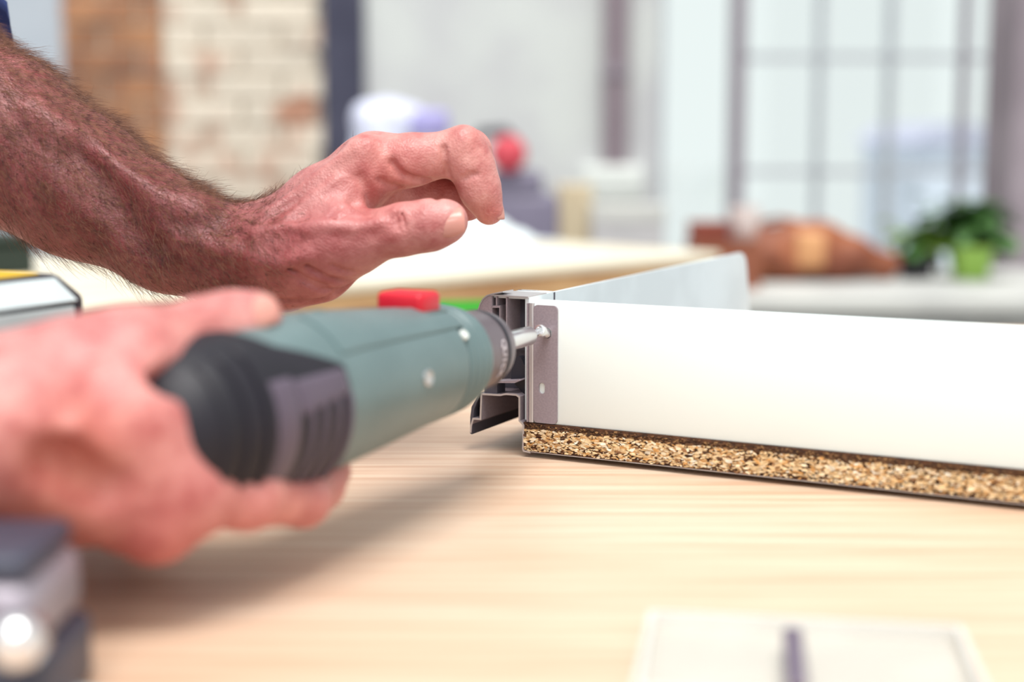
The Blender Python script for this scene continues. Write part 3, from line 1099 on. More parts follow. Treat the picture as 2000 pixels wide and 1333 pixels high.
Lf = [
    [(716, 326, .725, 14.0), (800, 313, .7225, 12.0), (905, 296, .720, 10.9), (925, 330, .7205, 9.6), (938, 372, .722, 9.0), (955, 411, .724, 7.2)],
    [(728, 314, .746, 13.0), (915, 297, .7435, 10.6), (940, 366, .748, 8.8), (944, 392, .750, 7.4)],
    [(722, 345, .765, 12.4), (838, 366, .762, 10.4), (885, 386, .757, 9.6), (914, 402, .754, 7.8)],
    [(700, 385, .787, 11.5), (815, 392, .786, 9.0), (862, 402, .781, 8.0), (890, 412, .776, 6.6)],
    [(655, 470, .705, 13.4), (725, 462, .701, 11.2), (785, 449, .698, 11.4), (840, 440, .6955, 11.2), (872, 433, .695, 10.2)],
]
Lbase = [(chain_field(pts(r), k), kk) for r, k, kk in Lparts]
Lfing = [chain_field(pts(r), 0.006) for r in Lf]
bumps = [((300, 360, .735), 9, 10), ((385, 420, .722), 9, 10), ((905, 272, .715), 5.5, 5), ((712, 292, .715), 6.5, 6), ((788, 425, .693), 5, 5)]


def surf_pt(fn, px, py, z0, span=0.11):
    """first hit of the pixel ray on a body field, with the outward normal"""
    zs = np.arange(z0, z0 + span, 0.0004)
    P = np.array([hp(px, py, q) for q in zs])
    d = fn(P)
    k = int(np.argmax(d < 0)) if (d < 0).any() else int(np.argmin(d))
    p = P[k]
    g = np.array([fn((p + s_)[None])[0] - fn((p - s_)[None])[0] for s_ in np.eye(3) * 0.0012])
    return p, g / np.linalg.norm(g)


def on_skin(fn, line, z0, lift):
    out = []
    for px, py in line:
        p, g = surf_pt(fn, px, py, z0)
        out.append(p + g * lift * MM)
    return out


def left_base(P):
    d = None
    for fn, kk in Lbase:
        q = fn(P)
        d = q if d is None else smin(d, q, kk)
    out = None
    for i, fn in enumerate(Lfing):
        q = smin(d, fn(P), 0.007 if i < 4 else 0.011)
        out = q if out is None else np.minimum(out, q)
    return out


def relief(fn, spec, z0):
    """(polyline px, radius mm, lift mm, blend mm); lift > 0 ridge, r > 0 crease when lift <= 0"""
    return [(on_skin(fn, ln, z0, lift if kind == '+' or r > 1.5 else lift - 0.35), r * MM * (1.0 if kind == '+' or r > 1.5 else 1.35), k * MM, kind) for (ln, r, lift, k, kind) in spec]


def apply_relief(P, d, items):
    for pp, r, k, kind in items:
        q = None
        for a, b_ in zip(pp[:-1], pp[1:]):
            e = sd_cone(P, a, b_, r, r)
            q = e if q is None else np.minimum(q, e)
        if kind == '+':
            d = smin(d, q, k)
        else:
            d = -smin(-d, q, k)
    return d


Lrel = relief(left_base, [
    # thumb tendons, knuckle and vein ridges
    ([(500, 452), (560, 445), (620, 437), (680, 440)], 2.0, -0.4, 4, '+'), ([(600, 452), (645, 442), (690, 447), (740, 436)], 1.8, -0.2, 4, '+'),
    ([(520, 415), (580, 378), (640, 330), (690, 292)], 1.8, -0.4, 5, '+'), ([(560, 430), (610, 385), (660, 350)], 1.3, -0.4, 4, '+'),
    ([(70, 215), (180, 300), (290, 372), (380, 412)], 4.0, -2.0, 12, '+'), ([(250, 430), (350, 470), (450, 492)], 3.0, -1.4, 8, '+'),
    ([(470, 500), (540, 520), (600, 500)], 2.0, -0.6, 6, '+'),
    # hollows
    ([(596, 418), (618, 412)], 4.0, 2.6, 7, '-'), ([(150, 300), (200, 365), (250, 430), (290, 480)], 5, 3.0, 14, '-'),
    ([(690, 395), (712, 408), (722, 416)], 2.0, 0.4, 4, '-'), ([(700, 345), (716, 372), (726, 405)], 1.6, 0.5, 4, '-'),
    # finger and palm creases
    ([(766, 318), (780, 338), (806, 350), (836, 354)], 1.3, 0.0, 2.5, '-'), ([(866, 290), (868, 318), (874, 342)], 1.1, 0.0, 2.5, '-'),
    ([(742, 352), (760, 362), (780, 366)], 0.8, 0.2, 2.5, '-'), ([(905, 350), (918, 342), (930, 340)], 0.8, 0.2, 2, '-'),
    ([(600, 520), (638, 543), (676, 550)], 0.8, 0.1, 2.2, '-'), ([(650, 520), (672, 530), (692, 532)], 0.7, 0.1, 2, '-'),
    ([(585, 545), (625, 565), (665, 568)], 0.8, 0.1, 2.2, '-'), ([(560, 520), (600, 545), (640, 560)], 0.6, 0.2, 2, '-'),
    ([(545, 588), (600, 590), (650, 578), (690, 552)], 0.9, 0.1, 2.4, '-'),
    ([(765, 422), (768, 445)], 0.5, 0.15, 1.5, '-'), ([(775, 420), (779, 448)], 0.6, 0.15, 1.5, '-'), ([(786, 418), (790, 446)], 0.5, 0.15, 1.5, '-'),
    ([(640, 425), (655, 412), (668, 404)], 0.8, 0.2, 2, '-'), ([(655, 432), (672, 418), (690, 410)], 0.8, 0.2, 2, '-'),
    ([(842, 372), (846, 392)], 0.8, 0.1, 2, '-'), ([(850, 370), (854, 390)], 0.6, 0.1, 2, '-'),
], 0.62)


def left_field(P):
    d = left_base(P)
    for c, r, k in bumps:
        d = smin(d, np.linalg.norm(P - hp(*c), axis=1) - r * MM, k * MM)
    return apply_relief(P, d, Lrel)


def proj_np(P):
    q = P - CAM
    z_ = q @ FWD
    return 1000 + FPX * (q @ RGT) / z_, 666.5 - FPX * (q @ UPV) / z_, z_


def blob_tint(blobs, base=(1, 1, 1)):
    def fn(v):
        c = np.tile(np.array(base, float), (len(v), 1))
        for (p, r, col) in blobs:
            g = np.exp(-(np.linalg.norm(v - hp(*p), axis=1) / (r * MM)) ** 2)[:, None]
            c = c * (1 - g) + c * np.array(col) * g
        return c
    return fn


Ltint = blob_tint([((0, 330, .73), 90, (.62, .42, .45)), ((230, 450, .72), 60, (.60, .38, .41)), ((420, 500, .72), 45, (.66, .46, .50)),  # forearm shade and bright knuckle tops painted into the tint, beside natural reddening
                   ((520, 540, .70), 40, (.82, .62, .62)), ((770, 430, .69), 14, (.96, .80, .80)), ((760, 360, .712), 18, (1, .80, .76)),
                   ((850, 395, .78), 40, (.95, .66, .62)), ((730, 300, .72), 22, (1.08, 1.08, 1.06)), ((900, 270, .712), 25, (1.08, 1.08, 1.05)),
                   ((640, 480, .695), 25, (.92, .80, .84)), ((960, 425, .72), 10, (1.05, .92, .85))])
lo = np.minimum(hp(-430, 420, .80), hp(-430, 0, .80)) - [0.06, 0.16, 0.10]
lo[2] = hp(580, 640, .72)[2] - 0.03
hi = hp(1000, 0, .80) + [0.01, 0.06, 0.06]
lo[1], hi[1] = 0.60, 0.93
lo[0] = -0.40
hi[2] = T + 0.36
larm, Lv, Lq = field_mesh('left_arm', left_field, lo, hi, 0.0012, m_skin, Ltint)
place(larm, person, PB)
larm['label'] = 'bare hairy left forearm and hand, thumb and curled fingers raised'

# ---- right arm (blurred in front, gripping the drill)
Rparts = [
    ([(-900, 760, .50, 40), (-420, 830, .462, 32), (-130, 850, .455, 27.5), (60, 842, .466, 25), (230, 855, .475, 20)], 0.012, 0.012),
    ([(-900, 770, .53, 38), (-420, 835, .487, 30), (-130, 850, .482, 25), (60, 850, .492, 22)], 0.012, 0.014),
    ([(40, 785, .468, 19), (150, 728, .476, 16), (255, 692, .485, 13.2)], 0.010, 0.013),
    ([(0, 900, .462, 18.5), (160, 945, .470, 16), (306, 1000, .478, 13.4)], 0.010, 0.013),
    ([(0, 910, .485, 17), (250, 1000, .500, 12)], 0.010, 0.014),
    ([(262, 745, .480, 15.5), (285, 845, .4785, 16), (335, 925, .478, 14)], 0.010, 0.016),
]
Rf = [
    [(306, 1000, .478, 13.2), (385, 962, .484, 12.2), (480, 966, .499, 11.3), (590, 974, .533, 9.6), (622, 948, .556, 8.9), (646, 922, .574, 8.0)],
    [(250, 1010, .502, 12), (300, 1010, .545, 10), (240, 960, .585, 9), (200, 900, .592, 8)],
    [(150, 1000, .500, 12), (190, 1010, .548, 9.6), (130, 960, .588, 8.8), (100, 900, .592, 8)],
    [(60, 985, .496, 11), (90, 990, .540, 9), (40, 950, .580, 8), (10, 890, .588, 7.4)],
    [(255, 692, .485, 13.0), (330, 670, .497, 11.3), (396, 652, .5075, 11.6), (450, 636, .516, 11.0), (496, 623, .5235, 10.0)],
]
Rbase = [(chain_field(pts(r), k), kk) for r, k, kk in Rparts]
Rfing = [chain_field(pts(r), 0.006) for r in Rf]
Rb = [((300, 1035, .477), 9.5, 8), ((265, 805, .4655), 8, 12), ((395, 640, .502), 7, 7), ((250, 680, .478), 8, 8), ((592, 985, .543), 6.5, 6)]
Rt = [[(60, 770, .449, 3), (180, 700, .463, 3), (330, 655, .487, 2.4)], [(0, 880, .443, 3), (160, 920, .4545, 3), (300, 985, .4665, 2.6)], [(20, 830, .4405, 2.4), (150, 840, .4455, 2.4), (220, 900, .455, 2)]]
Rcut = [((300, 760, .468), (345, 745, .472), 4, 9), ((396, 640, .494), (402, 668, .495), 0.8, 2), ((408, 636, .496), (412, 664, .4965), 0.8, 2), ((110, 905, .444), (200, 950, .4525), 4.5, 11)]


def right_field(P):
    d = None
    for fn, kk in Rbase:
        q = fn(P)
        d = q if d is None else smin(d, q, kk)
    out = None
    for i, fn in enumerate(Rfing):
        q = smin(d, fn(P), 0.008 if i < 4 else 0.011)
        out = q if out is None else np.minimum(out, q)
    d = out
    for c, r, k in Rb:
        d = smin(d, np.linalg.norm(P - hp(*c), axis=1) - r * MM, k * MM)
    for ch_ in Rt:
        d = smin(d, chain_field(pts(ch_), 0.003)(P), 0.005)
    for a, b_, r, k in Rcut:
        q = -sd_cone(P, hp(*a), hp(*b_), r * MM, r * MM)
        d = -smin(-d, -q, k * MM)
    return d


Rtint = blob_tint([((100, 960, .45), 26, (.86, .72, .62)), ((300, 1060, .47), 22, (.86, .56, .54)), ((150, 880, .45), 18, (.95, .82, .70)), ((265, 800, .465), 16, (1.12, 1.16, 1.14)),  # highlights on bulges and shade on undersides painted in, beside natural reddening
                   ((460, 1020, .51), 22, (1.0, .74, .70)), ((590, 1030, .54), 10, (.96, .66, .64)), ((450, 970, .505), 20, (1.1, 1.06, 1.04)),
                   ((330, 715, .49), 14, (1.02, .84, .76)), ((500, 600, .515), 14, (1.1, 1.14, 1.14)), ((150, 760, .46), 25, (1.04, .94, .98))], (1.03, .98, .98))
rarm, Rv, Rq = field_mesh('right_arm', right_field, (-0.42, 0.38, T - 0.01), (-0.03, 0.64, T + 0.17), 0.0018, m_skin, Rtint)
place(rarm, person, PB)
rarm['label'] = 'bare right hand gripping the drill, thumb on top, finger underneath'


def nail(parent, c, d, n, L, W, name='fingernail'):
    """curved nail plate: centre c, pointing along d, facing n"""
    d = np.array(d, float)
    d /= np.linalg.norm(d)
    n = np.array(n, float)
    n -= d * (n @ d)
    n /= np.linalg.norm(n)
    s_ = np.cross(d, n)
    v, f = [], []
    nu, nv = 10, 10
    for lay in (0, 1):
        for i in range(nu + 1):
            for j in range(nv + 1):
                x_, y_ = -1 + 2 * i / nu, -1 + 2 * j / nv
                # square -> rounded
                xx = x_ * math.sqrt(1 - 0.30 * y_ * y_)
                yy = y_ * math.sqrt(1 - 0.30 * x_ * x_)
                h_ = -0.28 * W * yy * yy - 0.05 * L * xx * xx - (0.0008 if lay else 0)
                v.append(c + d * xx * L / 2 + s_ * yy * W / 2 + n * h_ - PB)
    N = (nu + 1) * (nv + 1)
    for i in range(nu):
        for j in range(nv):
            a = i * (nv + 1) + j
            f.append((a, a + nv + 1, a + nv + 2, a + 1))
            f.append((N + a, N + a + 1, N + a + nv + 2, N + a + nv + 1))
    edge = [i * (nv + 1) for i in range(nu + 1)] + [nu * (nv + 1) + j for j in range(1, nv + 1)] + [i * (nv + 1) + nv for i in range(nu - 1, -1, -1)] + [j for j in range(nv - 1, 0, -1)]
    for a, b2 in zip(edge, edge[1:] + edge[:1]):
        f.append((a, b2, N + b2, N + a))
    return MB().add(v, f).build(name, m_nail, parent, smooth=True)


def surf(fn, px, py, z0):
    """first hit of the pixel ray on a body field"""
    zs = np.arange(z0, z0 + 0.08, 0.0004)
    P = np.array([hp(px, py, q) for q in zs])
    d = fn(P)
    k = int(np.argmax(d < 0)) if (d < 0).any() else int(np.argmin(d))
    p = P[k]
    e = 0.0012
    g = np.array([fn((p + s_)[None])[0] - fn((p - s_)[None])[0] for s_ in np.eye(3) * e])
    return p, g / np.linalg.norm(g)


p, g = surf(left_field, 876, 428, .66)
nail(larm, p + g * 0.0005, hp(905, 424, .695) - hp(840, 438, .6955), g * 1.0 + UPV * 0.35 - FWD * 0.2, 0.0145, 0.0145)
tipc = hp(955, 411, .724)
nail(larm, tipc + np.array([0.0070, -0.001, 0.0015]), hp(957, 430, .7245) - hp(945, 372, .722), RGT * 1.0 + np.array([0, -0.25, 0]), 0.0115, 0.0105)
p, g = surf(right_field, 500, 596, .48)
nail(rarm, p + g * 0.0006, hp(530, 605, .527) - hp(450, 632, .516), g + UPV * 0.3, 0.0155, 0.0145)

# ---- arm hair: fine tapered strands rooted on the left forearm and wrist
tri_c = Lv[Lq].mean(1)
e1_, e2_ = Lv[Lq[:, 2]] - Lv[Lq[:, 0]], Lv[Lq[:, 3]] - Lv[Lq[:, 1]]
nrm = np.cross(e1_, e2_)
area = np.linalg.norm(nrm, axis=1)
nrm = nrm / (area[:, None] + 1e-15)
hx, hy, hz = proj_np(tri_c)
if ((tri_c - hp(300, 455, .745)) * nrm)[(hx < 500)].sum() < 0:
    nrm = -nrm
dens = np.clip((600 - hx) / 130, 0, 1) * (hx > -180)
back_side = np.clip(-(nrm @ FWD) * 0.8 + 0.35 + 0.8 * np.clip(nrm @ UPV, 0, 1), 0, 1)
under = np.clip(1 - 0.75 * np.clip(-(nrm @ UPV), 0, 1), 0.25, 1)
dens = dens * back_side * under + 0.05 * np.clip((700 - hx) / 60, 0, 1) * (hx > 560) * (nrm @ UPV > 0.3)
wgt = area * dens
wgt /= wgt.sum()
NH = 17000
pick = rng.choice(len(wgt), NH, p=wgt)
axis = hp(455, 503, .732) - hp(0, 272, .755)
axis /= np.linalg.norm(axis)
hv, hf = [], []
SEG, SD = 5, 3
for q in pick:
    n_ = nrm[q]
    root = tri_c[q] + rng.normal(0, 0.0006, 3) - n_ * 0.0006
    edge_on = 1 - abs(n_ @ FWD)
    Lh = rng.uniform(0.008, 0.019) * (0.75 if hx[q] > 440 else 1) * (0.5 if hx[q] > 540 else 1)
    t_ = axis * rng.uniform(0.5, 1.1) - UPV * rng.uniform(-0.1, 0.55) + rng.normal(0, 0.28, 3)
    t_ -= n_ * (t_ @ n_)
    t_ /= np.linalg.norm(t_) + 1e-9
    lift = rng.uniform(0.12, 0.55)
    side_ = np.cross(t_, n_)
    curl = rng.normal(0, 0.55)
    prev = root.copy()
    base = len(hv)
    d_ = t_ * (1 - lift) + n_ * lift
    for k in range(SEG):
        s_ = k / (SEG - 1)
        rr = 0.000085 * (1 - 0.75 * s_)
        a = np.cross(d_, n_ + 0.01)
        a /= np.linalg.norm(a) + 1e-9
        b2 = np.cross(d_, a)
        b2 /= np.linalg.norm(b2) + 1e-9
        for j in range(SD):
            g = 2.0944 * j
            hv.append(prev + rr * (math.cos(g) * a + math.sin(g) * b2) - PB)
        d_ = d_ + side_ * curl / SEG + (t_ - n_ * 0.25) * 0.12
        d_ /= np.linalg.norm(d_)
        prev = prev + d_ * Lh / (SEG - 1)
    for k in range(SEG - 1):
        for j in range(SD):
            j2 = (j + 1) % SD
            hf.append((base + k * SD + j, base + k * SD + j2, base + (k + 1) * SD + j2, base + (k + 1) * SD + j))
me = bpy.data.meshes.new('arm_hair')
me.from_pydata(np.array(hv).tolist(), [], hf)
me.polygons.foreach_set('use_smooth', [True] * len(me.polygons))
me.materials.append(m_hair)
ho = bpy.data.objects.new('arm_hair', me)
COL.objects.link(ho)
ho.parent = larm
ho['kind'] = 'stuff'
ho['label'] = 'brown arm hair'

# ---- shirt: torso and rolled sleeves (mostly beyond the left edge of the view)
elb = hp(-360, 20, .81)
sh_L, sh_R = np.array([-0.80, 0.80, T + 0.47]), np.array([-0.80, 0.42, T + 0.47])
relb = hp(-900, 765, .515)


def shirt_field(P):
    d = sd_cone(P * [1, .75, 1], np.array([-0.84, 0.62 * .75, 0.78]), np.array([-0.83, 0.62 * .75, T + 0.40]), 0.120, 0.125)
    d = smin(d, sd_cone(P, sh_L + [0, -0.05, -0.03], sh_R + [0, 0.05, -0.03], 0.075, 0.075), 0.06)
    for s_, e_ in ((sh_L, elb), (sh_R, relb)):
        d = smin(d, sd_cone(P, s_, e_ * 0.98 + s_ * 0.02, 0.068, 0.056), 0.04)
    wr = 0.004 * np.sin(P[:, 2] * 90 + P[:, 0] * 40) * np.sin(P[:, 1] * 60)
    return d + wr


shirt, _, _ = field_mesh('shirt', shirt_field, (-1.1, 0.30, 0.62), (-0.20, 0.98, T + 0.60), 0.008, m_denim)
place(shirt, person, PB)
shirt['label'] = 'blue shirt with sleeves pushed up'
# hem of the rolled sleeve that shows at the top left corner
c0, c1 = hp(-40, -30, .775), hp(-180, -130, .80)
ax = (c1 - c0) / np.linalg.norm(c1 - c0)
hem = MB()
rings = []
cc0, cc1 = hp(-184, 140, .785), hp(-284, 55, .805)
axx = (cc1 - cc0) / np.linalg.norm(cc1 - cc0)
s1 = np.cross(axx, [0, 1, 0])
s1 /= np.linalg.norm(s1)
s2 = np.cross(axx, s1)
prof_h = [(0.0, 0.052), (-0.006, 0.0585), (0.0, 0.062), (0.03, 0.062), (0.034, 0.059), (0.05, 0.060), (0.09, 0.058)]
hv2, hf2 = [], []
for i, (t, r) in enumerate(prof_h):
    for k in range(40):
        g = 2 * math.pi * k / 40
        rr = r + 0.0022 * math.sin(5 * g + i) + 0.0015 * math.sin(11 * g)
        hv2.append(cc0 + axx * (t + 0.004 * math.sin(3 * g)) + rr * (math.cos(g) * s1 + math.sin(g) * s2) - PB)
for i in range(len(prof_h) - 1):
    for k in range(40):
        hf2.append((i * 40 + k, i * 40 + (k + 1) % 40, (i + 1) * 40 + (k + 1) % 40, (i + 1) * 40 + k))
MB().add(hv2, hf2).build('rolled_sleeve', m_denim, person, smooth=True)['label'] = 'rolled blue sleeve hem'

# ------------------------------------------------------------------ second work table behind
m_table2 = mat('pale_board', srgb(238, 232, 214), 0.35, c2=srgb(226, 214, 190), vscale=3, vstretch=(1, 12, 1))  # wood top whitened: the window's reflection is put into its colour
m_table2e = mat('board_edge', srgb(206, 164, 116), 0.6, c2=srgb(176, 130, 88), vscale=8, vstretch=(1, 1, 6))
A = ground(0, 612)[:2]
Bc = ground(1408, 492)[:2]
dv = (Bc - A) / np.linalg.norm(Bc - A)
nv_ = np.array([-dv[1], dv[0]])
L2 = np.linalg.norm(Bc - A) + 0.05
A = Bc - dv * L2
ang2 = math.atan2(dv[1], dv[0])
t2 = empty('side_table', (A[0], A[1], 0), ang2, label='second pale-topped work table standing behind the workbench', cat='table')
MB().rbox((0, 0.0, T - 0.012), (L2, 0.62, T), 0.003, 2).build('tabletop', m_table2, t2)
MB().rbox((0.002, 0.002, T - 0.055), (L2 - 0.002, 0.618, T - 0.0121), 0.002, 1).build('core_board', m_table2e, t2)
for sx in (0.05, L2 - 0.11):
    for sy in (0.05, 0.51):
        MB().rbox((sx, sy, 0), (sx + 0.06, sy + 0.06, T - 0.0551), 0.004).build('leg', m_steel_leg, t2)

# crumpled white sheet on it
m_sheet = mat('white_film', srgb(232, 240, 242), 0.35)
c = ground(940, 470)


def sheet_mesh():
    v, f = [], []
    n = 26
    for i in range(n + 1):
        for j in range(n + 1):
            x_, y_ = -1 + 2 * i / n, -1 + 2 * j / n
            r = math.hypot(x_, y_)
            e = max(0, 1 - r ** 2.5)
            z_ = 0.026 * e + 0.010 * e * math.sin(6 * x_ + 2 * y_) + 0.006 * e * math.sin(13 * y_ - 4 * x_)
            v.append((x_ * 0.12, y_ * 0.10, max(z_, 0) + 0.001))
    for i in range(n):
        for j in range(n):
            a = i * (n + 1) + j
            f.append((a, a + n + 1, a + n + 2, a + 1))
    N = len(v)
    v += [(x_, y_, 0.0) for x_, y_, z_ in v]
    f += [tuple(N + q for q in reversed(g)) for g in f]
    return v, f


so = MB().add(*sheet_mesh()).build('plastic_sheet', m_sheet, smooth=True, loc=(c[0] - 0.02, c[1] - 0.02, T))
so.rotation_euler = (0, 0, ang2)
tag(so, 'crumpled white plastic sheet lying on the pale side table', 'sheet')

# ------------------------------------------------------------------ grey counter under the window, with clutter
m_counter = mat('grey_counter', srgb(196, 196, 192), 0.6, c2=srgb(178, 178, 176), vscale=6)
m_counter_f = mat('grey_counter_front', srgb(186, 186, 184), 0.6)
CZ = 0.78
CY0, CY1 = 2.62, 3.24
ctr = empty('counter', (0.05, CY0, 0), label='long grey counter beneath the window holding tools and plants', cat='counter')
MB().rbox((-1.0, 0, CZ - 0.03), (1.35, CY1 - CY0, CZ), 0.004, 2).build('worktop', m_counter, ctr)
MB().box((-0.98, 0.04, 0.06), (1.33, CY1 - CY0 - 0.005, CZ - 0.0302)).build('carcass', m_counter_f, ctr)
MB().box((-0.96, 0.09, 0), (1.31, CY1 - CY0 - 0.03, 0.0598)).build('plinth', m_dkplast, ctr)
for k in range(4):
    x0 = -0.975 + k * 0.577
    d = MB().rbox((x0, 0.020, 0.075), (x0 + 0.570, 0.0398, CZ - 0.05), 0.003, 1).build('door', m_counter_f, ctr)
    MB().rbox((x0 + 0.22, 0.008, CZ - 0.10), (x0 + 0.35, 0.0199, CZ - 0.088), 0.003, 1).build('handle', m_steel, d)


def on_counter(px, Y):
    return np.array([atY(px, 500, Y)[0], Y, CZ])


def zpx(py, Y, px=1000):
    return atY(px, py, Y)[2]


# brown slumped bag
YB = 2.95
m_leather = mat('brown_leather', srgb(150, 86, 54), 0.6, c2=srgb(118, 62, 42), vscale=14, bump=0.3, bscale=120)
m_tanp = mat('tan_leather', srgb(216, 160, 112), 0.6, c2=srgb(196, 140, 94), vscale=12)
bagp = on_counter(1560, YB)
bagE = empty('tool_bag', bagp, label='slumped brown leather bag lying on the grey counter by the window', cat='bag')
zt = zpx(438, YB) - CZ
zl = zpx(540, YB) - CZ


def bag_field(P):
    q = P - bagp
    sx = lambda px: atY(px, 500, YB)[0] - bagp[0]
    d = sd_cone(q * [1, .8, 1], np.array([sx(1470), 0, 0.045]), np.array([sx(1660), 0, 0.04]), 0.048, 0.04)
    d = smin(d, sd_cone(q, np.array([sx(1492), 0, zt - 0.030]), np.array([sx(1585), 0, zt - 0.036]), 0.030, 0.034), 0.03)
    d = smin(d, sd_cone(q, np.array([sx(1590), 0, 0.08]), np.array([sx(1735), 0.0, 0.028]), 0.04, 0.026), 0.03)
    d = np.maximum(d, -(q[:, 2] - 0.001))
    return d + 0.003 * np.sin(q[:, 0] * 70) * np.sin(q[:, 2] * 60 + 1)


bo2, _, _ = field_mesh('bag_body', bag_field, bagp + [-0.25, -0.1, -0.004], bagp + [0.3, 0.1, 0.22], 0.006, m_leather)
place(bo2, bagE, bagp)
sx = lambda px: atY(px, 500, YB)[0] - bagp[0]
MB().rbox((sx(1545), -0.058, zt - 0.085), (sx(1602), -0.030, zt - 0.012), 0.010, 3).build('pocket', m_tanp, bagE, angle=40)
MB().tube([(sx(1480), 0.0, zt - 0.02), (sx(1488), 0.0, zt + 0.004), (sx(1520), 0.0, zt + 0.010), (sx(1556), 0.0, zt + 0.004), (sx(1570), 0.0, zt - 0.02)], 0.006, 10).build('handle', m_leather, bagE, smooth=True)

# brown box with a smaller box and a cup standing on it
yb = 2.82
p = on_counter(1412, yb)
bx_ = empty('cardboard_box', p, 0.06, label='reddish-brown cardboard box on the counter, half hidden by the pale table', cat='box')
m_card = mat('red_brown_card', srgb(142, 84, 62), 0.85)
m_card2 = mat('dark_red_card', srgb(138, 70, 56), 0.85)
zb = zpx(470, yb) - CZ
MB().box((-0.062, -0.05, 0), (0.062, 0.05, zb - 0.003)).build('box_body', m_card, bx_)
MB().box((-0.064, -0.052, zb - 0.003), (-0.001, 0.052, zb)).build('flap', m_card, bx_)
MB().box((0.001, -0.052, zb - 0.003), (0.064, 0.052, zb)).build('flap', m_card, bx_)
hb2 = zpx(433, yb) - CZ - zb
sb_ = empty('small_box', (p[0] - 0.028, p[1], CZ + zb), 0.1, label='small dark red box standing on the cardboard box', cat='box')
MB().rbox((-0.034, -0.03, 0), (0.034, 0.03, hb2 * 0.7), 0.002, 1).build('box_body', m_card2, sb_)
MB().rbox((-0.035, -0.031, hb2 * 0.7), (0.035, 0.031, hb2), 0.002, 1).build('lid', m_card2, sb_)
cup = empty('cup', (p[0] + 0.038, p[1] - 0.01, CZ + zb), label='white cup standing on the cardboard box beside the brown bag', cat='cup')
m_cup = mat('white_ceramic', srgb(226, 210, 206), 0.35)
UPZ = lambda t, a, b_: (a, b_, t)
zc_ = zpx(404, yb) - CZ - zb
MB().lathe([(0.0, 0.016), (0.004, 0.021), (zc_ * 0.6, 0.027), (zc_, 0.029), (zc_, 0.026), (zc_ * 0.5, 0.023), (0.006, 0.016), (0.006, 0.0005)], UPZ, 32).build('cup_body', m_cup, cup, angle=50)
MB().tube([(0.0, 0.026, zc_ * 0.8), (0.0, 0.038, zc_ * 0.75), (0.0, 0.042, zc_ * 0.5), (0.0, 0.035, zc_ * 0.3), (0.0, 0.022, zc_ * 0.3)], 0.004, 8).build('handle', m_cup, cup, smooth=True)

# plants
m_leaf = mat('leaf_green', srgb(74, 116, 52), 0.5, c2=srgb(40, 78, 34), vscale=14, sss=0.0)
m_leaf2 = mat('leaf_lime', srgb(150, 176, 66), 0.5, c2=srgb(110, 150, 52), vscale=14)
m_pot_dark = mat('dark_pot', srgb(40, 32, 46), 0.5)
m_pot_lime = mat('lime_pot', srgb(160, 200, 92), 0.45, c2=srgb(150, 190, 82), vscale=10)
m_soil = mat('soil', srgb(60, 44, 36), 0.95)


def leaf_mesh(L, W, bend):
    v, f = [], []
    n = 6
    for i in range(n + 1):
        s_ = i / n
        wv = W * math.sin(math.pi * min(max(s_ * 0.94 + 0.04, 0), 1)) ** 0.8
        x_ = L * s_
        z_ = -bend * L * s_ * s_
        v += [(x_, -wv, z_ + wv * 0.25), (x_, 0, z_), (x_, wv, z_ + wv * 0.25)]
    for i in range(n):
        a = i * 3
        f += [(a, a + 3, a + 4, a + 1), (a + 1, a + 4, a + 5, a + 2)]
    N = len(v)
    v += [(x_, y_, z_ - 0.0008) for x_, y_, z_ in v]
    f += [tuple(N + q for q in reversed(g)) for g in f[:]]
    return v, f


def plant(name, px, Y, r, h_, potm, leaves, label, seed, mats_, spread, lean):
    rg = random.Random(seed)
    p = on_counter(px, Y)
    e = empty(name, p, label=label, cat='plant')
    pot = MB().lathe([(0, r * 0.72), (0.004, r * 0.75), (h_ * 0.82, r * 0.95), (h_ * 0.82, r * 1.03), (h_, r * 1.05), (h_, r * 0.93), (h_ * 0.85, r * 0.90), (h_ * 0.85, 0.0005)], UPZ, 40).build('pot', potm, e, angle=40)
    MB().lathe([(h_ * 0.86, r * 0.895), (h_ * 0.88, r * 0.4), (h_ * 0.885, 0.0005)], UPZ, 24).build('soil', m_soil, pot, smooth=True)
    for i in range(5):
        g = rg.uniform(0, 6.28)
        MB().tube([(0, 0, h_ * 0.86), (0.3 * spread * math.cos(g) + lean[0] * .4, 0.3 * spread * math.sin(g), h_ + lean[2] * 0.4),
                   (0.5 * spread * math.cos(g) + lean[0], 0.5 * spread * math.sin(g), h_ + lean[2] * 0.8)], 0.0016, 6).build('stem', mats_[0], e, smooth=True)
    lm = []
    for m_ in mats_:
        for (L, W, bd) in ((0.062, 0.014, 0.35), (0.046, 0.013, 0.6)):
            me = MB().add(*leaf_mesh(L, W, bd)).mesh('leaf', smooth=True)
            me.materials.append(m_)
            lm.append(me)
    for i in range(leaves):
        o = bpy.data.objects.new('leaf', rg.choice(lm))
        COL.objects.link(o)
        o.parent = e
        s_ = rg.random()
        g = rg.uniform(0, 6.28)
        o.location = (lean[0] * s_ + rg.gauss(0, spread * 0.28), rg.gauss(0, spread * 0.28), h_ * 0.92 + lean[2] * s_ * rg.uniform(0.5, 1.0))
        o.rotation_euler = (rg.uniform(-0.4, 0.4), rg.uniform(-0.9, 0.3), g)


YP = 3.0
plant('potted_plant', 1790, YP, 0.042, zpx(492, YP) - CZ, m_pot_dark, 55, 'small leafy plant in a dark round pot on the grey counter', 5, (m_leaf2, m_leaf), 0.06, (0.03, 0, 0.07))
plant('potted_plant', 1896, YP - 0.02, 0.047, zpx(478, YP) - CZ, m_pot_lime, 130, 'bushy dark-leaved plant in a bright lime green pot', 9, (m_leaf, m_leaf), 0.095, (-0.012, 0, 0.105))

